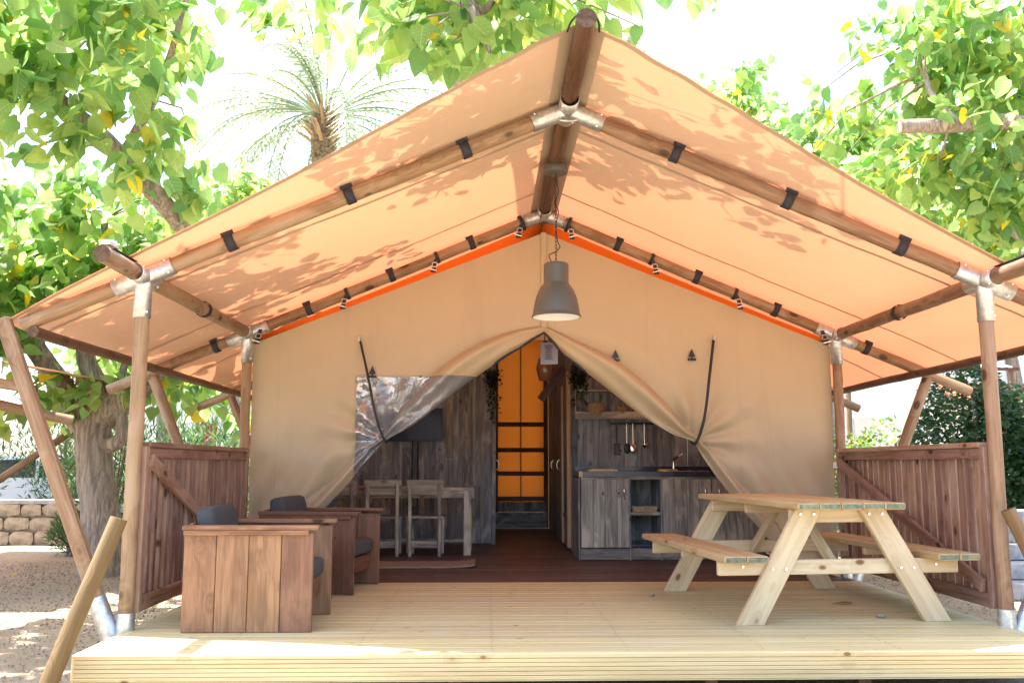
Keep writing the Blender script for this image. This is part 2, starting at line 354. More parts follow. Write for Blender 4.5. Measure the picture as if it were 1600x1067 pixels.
mb.prism([(-2.735, a, b) for a, b in prof], (5.47, 0, 0)); mb.build('fascia_board', m['fascia'], deck)
for sx in (-1, 1): plank('edge_board', deck, m['fascia'], (sx*2.747, -.709, -.077), (sx*2.747, 2.6, -.077), .14, .025, up=(1, 0, 0))
for x in (-2.3, -1.4, -.5, .4, 1.3, 2.2, 2.6): plank('joist', deck, m['ridge'], (x, -.69, -.09), (x, 2.5, -.09), .05, .12)
for x in (-2.6, -2.3, -.7, .7, 1.55, 2.65): plank('stump', deck, m['ridge'], (x, -.66, -.31), (x, -.66, -.03), .07, .07)
step = thing('deck_step', 'pale wooden step tread in front of the deck at the lower right', 'step')
plank('tread', step, m['fascia'], (.9, -1.02, -.185), (3.4, -1.02, -.185), .26, .03)
for x in (1.1, 2.1, 3.2): plank('support', step, m['ridge'], (x, -1.02, -.31), (x, -1.02, -.2), .2, .05, up=(1, 0, 0))
fl = tag(obj('floor', None), kind='structure')
y = 2.245
while y < 9.1:
    plank('floor_board', fl, m['floor'], (-2.66, y+.062, -.012), (2.66, y+.062, -.012), .12, .024, bev=.003); y += .124

# ---------------------------------------------------------------- tent frame
TW, TD, HE, HR = 2.75, 2.606, 2.208, 3.363; SL = (HR-HE)/TW
tent = thing('safari_tent', 'large beige canvas safari tent on a frame of round brown poles', 'tent')
FR = [0, TD, 5.21, 7.82]
RAD = .052
pole('ridge_pole', tent, m['ridge'], (0, -1.22, HR+.03), (0, 8.9, HR), .057, .056)
for sx in (-1, 1):
    pole('eave_pole', tent, m['pole'], (sx*TW, -.66 if sx < 0 else -.62, HE), (sx*TW, 8.6, HE), .051)
    for i, y in enumerate(FR):
        xo = 3.5 if i == 0 else 4.0
        pole('rafter', tent, m['pole'], (sx*.03, y, HR-.012), (sx*xo, y, HR-SL*xo), RAD, .049)
        pole('post', tent, m['post'], (sx*TW, y, -.02 if i else .1), (sx*TW, y, HE), .046 if i == 0 else .044)
        if i == 0: plank('brace', tent, m['post'], (sx*3.62, y-.02, 1.93), (sx*2.87, y-.02, .06), .088, .07, up=(0, 1, 0), bev=.012)
        else: pole('brace', tent, m['pole'], (sx*3.62, y+.02, 1.83), (sx*2.85, y+.02, 0), .048)
    pole('outer_rail', tent, m['ridge'], (sx*3.42, -.03, 1.845), (sx*3.42, 8.2, 1.80), .036)
def conn(segs, bolts=()):
    mb = MB()
    for p, d, L, r in segs:
        p = Vector(p); d = Vector(d).normalized(); n_ = 20
        x, y_, z = frame(d)
        prof = [(0, r), (L, r), (L, r-.006), (L-.05, r-.006)]
        vs = [p+x*a+y_*math.cos(2*math.pi*k/n_)*b+z*math.sin(2*math.pi*k/n_)*b for a, b in prof for k in range(n_)]
        mb.add(vs, [(i*n_+k, i*n_+(k+1) % n_, (i+1)*n_+(k+1) % n_, (i+1)*n_+k) for i in range(3) for k in range(n_)], 0, True)
    o = mb.build('pole_connector', m['galv'], tent)
    for p, d, L, r in segs:
        p = Vector(p); d = Vector(d).normalized(); x, y_, z = frame(d)
        for a in (.75, 2.4, 3.9):
            q = p+x*(L-.035); nrm = y_*math.cos(a)+z*math.sin(a); MB().tube(q+nrm*(r-.002), q+nrm*(r+.007), .009, .007, 8).build('bolt', m['bolt'], o)
for i, y in enumerate(FR[:3]):
    L = .26 if i == 0 else .24
    dl = Vector((-1, 0, -SL)); dr = Vector((1, 0, -SL))
    conn([((0, y, HR), dl, L, .060), ((0, y, HR), dr, L, .060), ((0, y, HR+.004), (0, -1, 0), .2, .064), ((0, y, HR+.004), (0, 1, 0), .16, .064)])
    for sx in (-1, 1):
        p = (sx*TW, y, HE); rr = .059
        conn([(p, (-sx, 0, SL), .2, rr), (p, (sx, 0, -SL), .2, rr), (p, (0, -1, 0), .17, rr), (p, (0, 1, 0), .17, rr), (p, (0, 0, -1), .27, .055)])
# galvanised V feet
for sx in (-1, 1):
    for i, y in enumerate(FR[:2]):
        mb = MB(); b = Vector((sx*TW, y, -.27)); mb.tube(b, (sx*TW, y, .105 if i == 0 else .03), .058, .055, 18, True)
        mb.tube(b+Vector((sx*.03, 0, .1)), (sx*2.93, y-.02 if i == 0 else y+.02, .2), .058, .056, 18, True)
        mb.box((sx*(TW+.05), y, -.275), (.3, .2, .012)); mb.build('post_foot', m['galv'], tent)
# ridge tip tie cord
for sx in (-1, 1): rope('tie_cord', m['rope'], tent, [(sx*.03, -1.19, HR+.08), (sx*.075, -1.12, HR+.06), (sx*.09, -1.03, HR+.045)], .006, 6, 3)
# small steel handle under the front ridge joint
q = [(-.05, -.03, HR-.05), (-.05, -.04, HR-.09), (.05, -.04, HR-.09), (.05, -.03, HR-.05)]
MB().limb(curve_pts(q, 4), [.008]*13, 8).build('ridge_handle', m['galv'], tent)

# roof canvas: one sheet each side
YF = [(0, -1.03), (.3, -1.01), (.55, -.93), (1.0, -.75), (1.4, -.61), (1.75, -.53), (2.3, -.37), (2.7, -.28), (3.2, -.12), (3.7, .02)]
YB = 9.1; XL = 3.62; yfront = smooth_tab(YF)
from mathutils import noise as mnoise
def roof_z(x, y):
    ax = abs(x); z = HR+.082-SL*ax
    if y < 0: pass
    ph = math.sin(math.pi*((y % 2.606)/2.606))**2 if y > 0 else 0
    u = min(1, ax/2.75)
    z -= .030*ph*math.sin(math.pi*u) + .012*ph*u
    if ax > 2.75: z -= .03*((ax-2.75)/.87)**2*(.5+ph)
    if y < 0: z += .02*(-y)*(1-u)
    fr = max(0., 1-abs(y+.9)/1.3) if y < .4 else 0
    z += .010*fr*math.sin(ax*16+y*9)*math.exp(-ax*1.1)*min(1, ax*4)
    at = min(1, max(.15, (y+.2)/1.))
    z += .010*at*mnoise.noise(Vector((x*1.7, y*1.2, 3)))
    z += .006*at*mnoise.noise(Vector((x*5, y*3, 9)))
    return z
NU, NV = 46, 120
for sx in (-1, 1):
    vs = []
    for j in range(NV+1):
        for i in range(NU+1):
            u = i/NU; v = j/NV; x = u*XL
            yf = yfront(x); y = yf+(YB-yf)*(v**1.25)
            x2 = x+(.02*math.sin(y*2.6)*u**6)
            vs.append((sx*x2, y, roof_z(x2, y)))
    k = NU+1; fs = [(j*k+i, j*k+i+1, (j+1)*k+i+1, (j+1)*k+i) for j in range(NV) for i in range(NU)]
    mb = MB(); mb.add(vs, fs, 0, True); ro = mb.build('roof_canvas', m['roof'], tent)
    # welded seams and hems: second layers under the sheet
    def strip(pts0, pts1, nm):
        b = MB(); n_ = len(pts0); b.add([(x, y, roof_z(x, y)-.004) for x, y in pts0]+[(x, y, roof_z(x, y)-.004) for x, y in pts1], [(i, i+1, n_+i+1, n_+i) for i in range(n_-1)], 0, True); b.build(nm, m['seam'], ro)
    xs = [sx*XL*i/60 for i in range(61)]
    for ys in (.46, 2.0, 3.5, 5.0): strip([(x, ys) for x in xs], [(x, ys+.035) for x in xs], 'seam')
    yy = [-1.01+i*.08 for i in range(126)]
    strip([(sx*.004, y) for y in yy], [(sx*.125, max(y, yfront(.125)+.003)) for y in yy], 'ridge_band')
    strip([(x, yfront(abs(x))+.004) for x in xs], [(x, yfront(abs(x))+.05) for x in xs], 'hem')

# webbing loops round poles
def web_loop(p, axis, r, w_=.06, tail=True, name='strap'):
    x, y, z = frame(axis); p = Vector(p); n_ = 18; vs = []
    for k in range(n_):
        a = 2*math.pi*k/n_
        for h in (-w_/2, w_/2): vs.append(p+x*h+(y*math.cos(a)+z*math.sin(a))*(r+.006))
    b = MB(); b.add(vs, [(2*k, 2*((k+1) % n_), 2*((k+1) % n_)+1, 2*k+1) for k in range(n_)], 0, True)
    for h in (-1, 1):
        pass
    o = b.build(name, m['web'], tent)
    sol = o.modifiers.new('s', 'SOLIDIFY'); sol.thickness = .004
    if tail:
        MB().box((0, 0, 0), (w_*1.35, .012, .028)).build('loop_patch', m['web'], o, p+z*(r+.004)-y*0+Vector((0, -r*.55, 0)), Matrix((x, y, z)).transposed().to_euler())
    return o
def on_rafter(x, y): return Vector((x, y, HR-SL*abs(x)))
for x in (-2.201, -1.44, -.683, .721, 1.465, 2.207):
    web_loop(on_rafter(x, 0), (1, 0, -SL*(1 if x > 0 else -1)), RAD, .062)
for x in (-3.039, -2.196, -1.434, -.685, .701, 1.445, 2.184, 3.033):
    web_loop(on_rafter(x, TD), (1, 0, -SL*(1 if x > 0 else -1)), RAD, .055)
for sx in (-1, 1): web_loop((sx*TW, 1.26, HE), (0, 1, 0), .056, .05, False)
def hook_strap(x, y):
    s_ = 1 if x > 0 else -1; p = on_rafter(x, y); r = RAD if abs(x) > .3 else .069
    o = web_loop(p, (1, 0, -SL*s_), r, .032, False, 'hook_strap')
    b = MB(); lo = p+Vector((s_*.03, -.07, -.13)); b.prism([p+Vector((-.016, -.062, -.02)), p+Vector((.016, -.062, -.02)), lo+Vector((.018, 0, .0)), lo+Vector((-.018, 0, 0))], (0, .005, 0)); b.build('web_tail', m['web'], o)
    b = MB(); c = p+Vector((s_*.018, -.073, -.085))
    for a, d in (((0, 0, .02), (.05, .008, .008)), ((0, 0, -.02), (.05, .008, .008)), ((-.022, 0, 0), (.007, .008, .045)), ((.022, 0, 0), (.007, .008, .045))): b.box(c+Vector(a), d)
    b.tube(lo+Vector((-.03*s_, -.004, -.012)), lo+Vector((.045*s_, -.004, .008)), .008, .008, 8); b.build('buckle', m['bolt'], o)
    MB().box(lo+Vector((0, .002, -.008)), (.05, .012, .04)).build('clip', m['web'], o)
for x in (-2.62, -1.842, -1.009, -.212, .233, 1.021, 1.804, 2.601): hook_strap(x, TD)
# ratchet straps on the outer corners
for sx in (-1, 1):
    b = MB(); b.prism([(sx*3.70-.035, -.075, 1.93), (sx*3.70+.035, -.075, 1.93), (sx*3.61+.035, -.09, 1.66), (sx*3.61-.035, -.09, 1.66)], (0, .006, 0)); o = b.build('corner_strap', m['web'], tent)
    b = MB(); c = Vector((sx*3.60, -.1, 1.62)); b.box(c, (.085, .02, .1))
    for h in (-.03, 0, .03): b.tube(c+Vector((-.05, -.015, h)), c+Vector((.05, -.015, h)), .008, .008, 8)
    b.build('ratchet', m['bolt'], o)
    b = MB(); c = Vector((sx*TW, -.56, HE+.075)); b.box(c, (.06, .13, .02)); b.box(c+Vector((0, .0, .02)), (.045, .11, .015), (R(8), 0, 0))
    for h in (-.045, 0, .045): b.tube(c+Vector((-.04, h, .01)), c+Vector((.04, h, .01)), .008, .008, 8)
    b.build('ratchet', m['bolt'], tent)
    b = MB(); b.box((sx*TW+.0, -.33, HE+.064), (.035, .34, .005)); b.build('eave_strap', m['web'], tent)

# ---------------------------------------------------------------- tent front: gable canvas drawn aside
YG = TD+.06
EL = [(0, 2.235), (-.3, 2.05), (-.66, 1.80), (-.95, 1.57), (-1.22, 1.36), (-1.46, 1.225), (-1.64, 1.04), (-1.79, .85), (-1.96, .66), (-2.1, .5), (-2.3, .01)]
ER = [(0, 2.235), (.23, 1.99), (.53, 1.76), (.88, 1.48), (1.18, 1.29), (1.38, 1.215), (1.5, 1.04), (1.64, .84), (1.84, .57), (2.04, .34), (2.25, .01)]
def resample(P, n):
    L = [0]
    for a, b in zip(P, P[1:]): L.append(L[-1]+(b-a).length)
    out = []
    for i in range(n):
        d = L[-1]*i/(n-1); k = 0
        while k < len(P)-2 and L[k+1] < d: k += 1
        u = (d-L[k])/max(1e-6, L[k+1]-L[k]); out.append(P[k].lerp(P[k+1], u))
    return out, L[-1]
NT_, NS = 150, 90
for sx, E_ in ((-1, EL), (1, ER)):
    e, LE = resample([Vector((p.x, 0, p.z)) for p in curve_pts([(x, 0, z) for x, z in E_], 8)], NT_)
    tie = Vector((E_[5][0], 0, E_[5][1]))
    it = min(range(NT_), key=lambda i: (e[i]-tie).length)
    top, _ = resample([Vector((0, 0, 3.20)), Vector((sx*2.71, 0, 2.125)), Vector((sx*2.71, 0, 1.75))], it+1)
    side, _ = resample([Vector((sx*2.71, 0, 1.75)), Vector((sx*2.70, 0, 0.01))], NT_-it)
    outer = top+side[1:]
    bm = bmesh.new(); V_ = []; sl = bm.verts.layers.float.new('sd'); tl = bm.verts.layers.float.new('tt')
    for i in range(NT_):
        row = []
        for j in range(NS+1):
            s_ = (j/NS)**1.6; p = e[i].lerp(outer[i], s_); v = bm.verts.new(p); row.append(v)
        V_.append(row)
    for i in range(NT_):
        for j in range(NS+1): V_[i][j][sl] = (V_[i][j].co-e[i]).length; V_[i][j][tl] = i/(NT_-1)
    for i in range(NT_-1):
        for j in range(NS): bm.faces.new((V_[i][j], V_[i+1][j], V_[i+1][j+1], V_[i][j+1]))
    if sx < 0:
        for co, no in (((-1.75, 0, 0), (1, 0, 0)), ((0, 0, 1.82), (0, 0, 1)), ((-1.80, 0, 0), (1, 0, 0))):
            bmesh.ops.bisect_plane(bm, geom=bm.verts[:]+bm.edges[:]+bm.faces[:], plane_co=co, plane_no=no)
    TT = it/(NT_-1)
    pl_ids = []
    for f in bm.faces:
        c = f.calc_center_median(); f.material_index = 0
        if sx < 0 and c.z < 1.82 and c.x > -1.75: f.material_index = 1
    def roll_width(t_):
        q = t_/TT if t_ < TT else (t_-TT)/(1-TT)
        return (.03+.24*math.sin(math.pi*min(1, q*.93+.02))**.8) if t_ < TT else (.06+.26*q)
    for f in bm.faces:
        if f.material_index == 1 and sum(v[sl] for v in f.verts)/len(f.verts) < roll_width(sum(v[tl] for v in f.verts)/len(f.verts)): f.material_index = 2
    for v in bm.verts:
        s_, t_ = v[sl], v[tl]; x, z = v.co.x, v.co.z
        d = 0.
        up = t_ < TT
        q = t_/TT if up else (t_-TT)/(1-TT)
        wd = roll_width(t_)   # width of the gathered roll
        amp = (.13*math.sin(math.pi*min(1, q*.95+.02))+.03) if up else .06
        if s_ < wd: d += amp*math.sin(math.pi*s_/wd)**.6+.02*math.sin(s_/wd*math.pi*3+t_*5)
        else: d -= .03*math.exp(-(s_-wd)/.05)
        # pull folds fanning out from the tie
        dx, dz = x-tie.x, z-tie.z; rr = math.hypot(dx, dz); an = math.atan2(dz, dx*sx)
        if rr > 1e-4:
            d += .030*math.exp(-((rr-.25)/.35)**2)*math.sin(an*11+1.3*sx)*min(1, rr*8)
        if not up: d += (.05*math.sin(s_*26+t_*9)*math.exp(-s_/.35))*min(1, q*4)
        if up: d += .022*math.sin(s_*17-t_*8)*math.exp(-s_/.4)*min(1, q*3)
        if up: d += .03*math.exp(-((s_-wd*1.6)/.1)**2)*math.sin(math.pi*q)
        d += .012*mnoise.noise(Vector((x*2.2, 0, z*1.6)))+.004*mnoise.noise(Vector((x*8, 2, z*6)))
        if z > 2.1+0: d *= max(.2, 1-(z-2.1)*2)
        if sx < 0 and z < 1.83 and x > -1.76:
            d += .010*mnoise.noise(Vector((x*14, 7, z*14)))+.006*mnoise.noise(Vector((x*30, 7, z*30)))*(1 if s_ > wd else .2)
        v.co.y = YG-d
    me = bpy.data.meshes.new('front_curtain'); bm.to_mesh(me)
    for p in me.polygons: p.use_smooth = True
    def sub(keep, name, mat):
        b2 = bmesh.new(); b2.from_mesh(me); bmesh.ops.delete(b2, geom=[f for f in b2.faces if f.material_index != keep], context='FACES')
        mm = bpy.data.meshes.new(name); b2.to_mesh(mm); b2.free(); mm.materials.append(mat)
        for p in mm.polygons: p.material_index = 0; p.use_smooth = True
        return mm
    cur = obj('front_curtain', sub(0, 'front_curtain', m['canvas']), tent)
    if sx < 0:
        w_o = obj('window_pane', sub(1, 'window_pane', m['plastic']), cur); w_o['label'] = 'crumpled clear plastic window drawn aside in the canvas'; w_o = obj('window_roll', sub(2, 'window_roll', m['plastic2']), cur); w_o['label'] = 'milky grey gathered plastic along the edge of the window'
    if sx < 0:
        ev = [(v.co.x, v.co.y, v.co.z) for v in bm.verts if abs(v.co.z-1.82) < 1e-4 and v.co.x > -1.751]; ev.sort(); 
        b = MB(); q = [(x, y-.004, 1.822) for x, y, z in ev]; b.limb(q, [.008]*len(q), 5); b.build('window_hem', m['canvas'], cur)
        ev = [(v.co.z, v.co.y) for v in bm.verts if abs(v.co.x+1.75) < 1e-4 and v.co.z < 1.82]; ev.sort()
        b = MB(); q = [(-1.752, y-.004, z) for z, y in ev]; b.limb(q, [.008]*len(q), 5); b.build('window_hem', m['canvas'], cur)
    bm.free()
    # dark zip edge near the apex, tie-back strap and its hook
    b = MB(); q = [Vector((p.x, YG-.035-.02*math.sin(i*.4), p.z-.004)) for i, p in enumerate(e[:26])]; b.limb(q, [.011]*len(q), 6); b.build('zip_edge', m['web'], cur)
    hk = (-1.72, 2.16) if sx < 0 else (1.6, 2.18); H = Vector((hk[0], YG-.03, hk[1])); T = Vector((tie.x-.0*sx, YG-.13, tie.z-.0))
    mid = [H, H.lerp(T, .35)+Vector((0, -.09, .0)), H.lerp(T, .72)+Vector((sx*.015, -.12, 0)), T+Vector((sx*.03, -.06, .07)), T+Vector((-sx*.01, 0, -.02)), T+Vector((-sx*.0, .2, 0.02))]
    rope('tieback_strap', m['rope'], cur, mid, .014 if sx > 0 else .012, 8, 6)
    b = MB(); b.tube(H+Vector((0, 0, -.01)), H+Vector((0, -.03, .03)), .018, .01, 10); b.build('hook', m['bolt'], cur)
def toggle(x, z, par):
    b = MB(); b.prism([(x-.035, YG-.025, z-.02), (x+.035, YG-.025, z-.02), (x, YG-.025, z+.055)], (0, .01, 0)); b.box((x, YG-.025, z-.045), (.075, .016, .022)); b.box((x, YG-.02, z-.025), (.014, .012, .03)); b.build('toggle_clip', m['black'], par)
toggle(.67, 2.02, cur); toggle(1.39, 2.03, cur); toggle(-1.6, 1.86, cur); toggle(-1.92, .69, cur)
plank('door_seam', tent, m['canvas'], (0, YG-.012, 2.25), (0, YG-.012, 3.2), .05, .006, up=(0, 1, 0), bev=.001)
# orange inner roof behind the gable
for sx in (-1, 1):
    n1, n2 = 8, 12; vs = [(sx*2.69*i/n2, TD+.12+.8*j/n1, HR-.035-SL*2.69*i/n2-.02*math.sin(math.pi*i/n2)) for j in range(n1+1) for i in range(n2+1)]
    b = MB(); b.add(vs, [(j*(n2+1)+i, j*(n2+1)+i+1, (j+1)*(n2+1)+i+1, (j+1)*(n2+1)+i) for j in range(n1) for i in range(n2)], 0, True); b.build('inner_roof', m['liner'], tent)
for sx in (-1, 1):  # added sheet, out of view, that cools the light falling into the interior
    n1, n2 = 24, 10; vs = [(sx*2.69*i/n2, TD+.95+(8.9-TD-.95)*j/n1, HR-.04-SL*2.69*i/n2-.03*math.sin(math.pi*i/n2)) for j in range(n1+1) for i in range(n2+1)]
    b = MB(); b.add(vs, [(j*(n2+1)+i, j*(n2+1)+i+1, (j+1)*(n2+1)+i+1, (j+1)*(n2+1)+i) for j in range(n1) for i in range(n2)], 0, True); b.build('added_light_filter', m['cool_filter'], tent)
# side and rear walls
for sx in (-1, 1):
    vs = []; n1, n2 = 60, 16
    for j in range(n2+1):
        for i in range(n1+1): yy = YG+.01+(8.9-YG)*i/n1; vs.append((sx*(2.695+.02*mnoise.noise(Vector((yy*2, j*.2, sx)))), yy, 0.01+2.22*j/n2))
    b = MB(); b.add(vs, [(j*(n1+1)+i, j*(n1+1)+i+1, (j+1)*(n1+1)+i+1, (j+1)*(n1+1)+i) for j in range(n2) for i in range(n1)], 0, True); b.build('side_wall', m['canvas'], tent)
b = MB()
for P in ([(-2.69, 0), (-.36, 0), (-.36, 3.20), (-2.69, 2.22)], [(.36, 0), (2.69, 0), (2.69, 2.22), (.36, 3.20)], [(-.36, 0), (.36, 0), (.36, .46), (-.36, .46)], [(-.36, 2.95), (.36, 2.95), (.36, 3.20), (0, 3.35), (-.36, 3.20)]): b.add([(x, 9.0, z) for x, z in P], [(0, 1, 2, 3, 4)[:len(P)]])
b.build('rear_wall', m['canvas'], tent)

# ---------------------------------------------------------------- slatted side panels
def side_panel(sx):
    t_ = thing('slatted_screen', 'red-brown slatted screen with open gaps behind the armchairs' if sx < 0 else 'red-brown close-boarded screen with diagonal brace behind the picnic table', 'screen', (sx*TW, 0, 0), 0, 'slatted screens at the porch sides')
    y0, y1, z0, z1 = .075, 2.53, .10, 1.155
    plank('top_rail', t_, m['slat'], (-.035*sx, y0, z1-.02), (-.035*sx, y1, z1-.02), .075, .035)
    plank('rail', t_, m['slat'], (-.045*sx, y0, z1-.075), (-.045*sx, y1, z1-.075), .07, .03, up=(1, 0, 0))
    plank('rail', t_, m['slat'], (-.045*sx, y0, z0+.045), (-.045*sx, y1, z0+.045), .09, .035, up=(1, 0, 0))
    plank('stile', t_, m['slat'], (-.04*sx, y0-.012, z0), (-.04*sx, y0-.012, z1-.03), .06, .045, up=(1, 0, 0))
    plank('stile', t_, m['slat'], (-.04*sx, y1+.01, z0), (-.04*sx, y1+.01, z1-.03), .07, .045, up=(1, 0, 0))
    if sx < 0: plank('diagonal_brace', t_, m['slat'], (.072, y0+.02, z1-.12), (.072, y1-.25, z0+.12), .085, .03, up=(1, 0, 0))
    else: plank('diagonal_brace', t_, m['slat'], (-.072, y1-.02, z1-.12), (-.072, y0+.04, z0+.13), .085, .03, up=(1, 0, 0))
    n_ = 23
    for i in range(n_):
        y = y0+.055+i*(y1-y0-.1)/(n_-1)
        if sx < 0:
            plank('slat', t_, m['slat'], (.02, y, z0+.09), (.02, y, z1-.10), .046, .03, up=(1, 0, 0), bev=.003)
            if i < n_-1: plank('slat', t_, m['slat'], (-.085, y+.053, z0+.0), (-.085, y+.053, z1-.04), .062, .022, up=(1, 0, 0), bev=.003)
        else: plank('slat', t_, m['slat'], (.0, y, z0+random.uniform(-.0, .01)), (.0, y, z1-.045), .091+random.uniform(-.005, .004), .013, up=(1, 0, 0), bev=.003)
side_panel(-1); side_panel(1)
sp = thing('leaning_stake', 'round yellowish wooden stake leaning by the left front post of the deck', 'stake', (-2.86, -.9, GZ))
pole('shaft', sp, m['stake'], (.0, .0, -.02), (.33, .14, 1.02), .048, .045)
sp2 = thing('leaning_stake', 'round wooden stake end leaning against the right front post', 'stake', (3.12, -.25, GZ))
pole('shaft', sp2, m['stake'], (0, 0, -.02), (-.385, .12, 1.03), .048, .045)
b = MB(); b.box((0, 0, 0), (.035, .03, .05)); tag(b.build('junction_box', m['white'], None, (2.66, 2.52, 1.0)), 'small white electric box on the right rear post', 'box')

# ---------------------------------------------------------------- pendant lamp
lp = thing('pendant_lamp', 'dark grey bell-shaped pendant lamp hanging on a chain from the ridge', 'lamp', (0, 1.1, 2.11))
MB().lathe([(0, 1.235), (.09, 1.235), (.097, 1.225), (.097, 1.175), (.09, 1.168), (0, 1.166)], n=36).build('ceiling_cup', m['lamp'], lp)
MB().lathe([(0, .447), (.085, .446), (.096, .438), (.097, .43), (.097, .295), (.101, .28), (.118, .262), (.140, .225), (.158, .175), (.172, .115), (.181, .06), (.184, .035), (.192, .030), (.192, .024), (.183, .022)], n=48).build('lamp_shade', m['lamp'], lp)
MB().lathe([(.1825, .0225), (.179, .06), (.169, .115), (.154, .175), (.136, .222), (.112, .262), (.094, .29), (.092, .42), (0, .43)], n=48).build('shade_lining', m['lampin'], lp)
MB().lathe([(0, .14), (.02, .145), (.03, .17), (.028, .2), (.016, .24), (.016, .3), (0, .3)], n=16).build('bulb', m['white'], lp)
nl = 26
for i in range(nl):
    z = .455+(1.165-.455)*(i+.5)/nl; h = .5*(1.165-.455)/nl+.004; a = (i % 2)*math.pi/2
    P = [(math.cos(a)*.007*math.cos(t_), math.sin(a)*.007*math.cos(t_), z+h*math.sin(t_)) for t_ in np.linspace(0, 2*math.pi, 13)]
    MB().limb(P, [.0024]*13, 5, False).build('chain_link', m['black'], lp)
rope('cord', m['rope'], lp, [(.0, -.01, 1.165), (.02, -.01, 1.02), (-.01, -.015, .93), (.02, -.01, .86), (.0, -.012, .74), (.012, -.012, .62), (.03, -.012, .575), (-.005, -.012, .535), (-.052, -.012, .512), (-.05, -.01, .485), (-.028, 0, .446)], .0042, 6, 6)
rope('ridge_cord', m['rope'], lp, [(-.035, .0, 1.17), (-.04, .5, 1.16), (-.045, 1.35, 1.155)], .005, 6, 4)

# ---------------------------------------------------------------- armchairs and side table
def cushion(name, par, c, d, rot=(0, 0, 0)):
    bm = bmesh.new(); bmesh.ops.create_cube(bm, size=1); bmesh.ops.subdivide_edges(bm, edges=bm.edges[:], cuts=5, use_grid_fill=True)
    for v in bm.verts:
        x, y, z = v.co*2
        puff = .025*((1-x*x)*(1-y*y)+(1-y*y)*(1-z*z)+(1-x*x)*(1-z*z))
        k_ = 1-.05*((abs(x) > .99)+(abs(y) > .99)+(abs(z) > .99)-1) if (abs(x) > .99)+(abs(y) > .99)+(abs(z) > .99) > 1 else 1
        v.co = Vector((x*k_*d[0]/2*(1+puff*.3), y*k_*d[1]/2*(1+puff*.15), z*k_*d[2]/2*(1+puff*.8)))
    me = bpy.data.meshes.new(name); bm.to_mesh(me); bm.free(); me.materials.append(m['cushion'])
    for p in me.polygons: p.use_smooth = True
    return obj(name, me, par, c, rot)
def armchair(label, loc, rz, mat):
    t_ = thing('armchair', label, 'armchair', loc, rz, 'plank armchairs on the deck')
    Wd, Dp = .70, .79
    for sy in (-1, 1):
        for i in range(4):
            x = -Dp/2+.099+i*.1975; plank('side_board', t_, mat, (x, sy*(Wd/2-.0125), 0.002), (x, sy*(Wd/2-.0125), .595+.0), .194, .024, up=(0, 1, 0))
        plank('arm_rest', t_, mat, (-Dp/2-.008, sy*(Wd/2-.02), .625), (Dp/2+.03, sy*(Wd/2-.02), .625), .085, .026)
        plank('arm_batten', t_, mat, (-Dp/2, sy*(Wd/2+.011), .595), (Dp/2-.03, sy*(Wd/2+.011), .595), .032, .02, up=(0, 1, 0))
    plank('front_rail', t_, mat, (Dp/2-.09, -Wd/2+.03, .2), (Dp/2-.09, Wd/2-.03, .2), .12, .025, up=(1, 0, 0))
    plank('back_rail', t_, mat, (-Dp/2+.03, -Wd/2+.03, .2), (-Dp/2+.03, Wd/2-.03, .2), .12, .025, up=(1, 0, 0))
    for i in range(4): plank('seat_slat', t_, mat, (-.22+i*.15, -Wd/2+.03, .268), (-.22+i*.15, Wd/2-.03, .268), .1, .02)
    for i, z in enumerate((.36, .48, .60)): plank('back_slat', t_, mat, (-.315-.02*i, -Wd/2+.03, z), (-.315-.02*i, Wd/2-.03, z), .1, .022, up=(1, 0, .2))
    cushion('seat_cushion', t_, (.05, 0, .335), (.62, Wd-.07, .115))
    cushion('back_cushion', t_, (-.27, 0, .545), (.115, Wd-.16, .40), (0, R(-12), 0))
    return t_
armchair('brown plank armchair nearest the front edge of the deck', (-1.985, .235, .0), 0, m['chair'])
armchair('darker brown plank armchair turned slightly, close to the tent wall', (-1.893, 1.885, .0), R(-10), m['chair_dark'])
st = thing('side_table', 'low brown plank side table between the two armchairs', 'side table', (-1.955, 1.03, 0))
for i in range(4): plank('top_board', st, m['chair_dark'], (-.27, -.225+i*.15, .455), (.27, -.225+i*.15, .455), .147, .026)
for sx in (-1, 1):
    for i in range(3): plank('leg_board', st, m['chair_dark'], (sx*.24, -.17+i*.17, 0), (sx*.24, -.17+i*.17, .44), .166, .025, up=(1, 0, 0))
for sy in (-1, 1): plank('apron', st, m['chair_dark'], (-.22, sy*.26, .385), (.22, sy*.26, .385), .1, .024, up=(0, 1, 0))

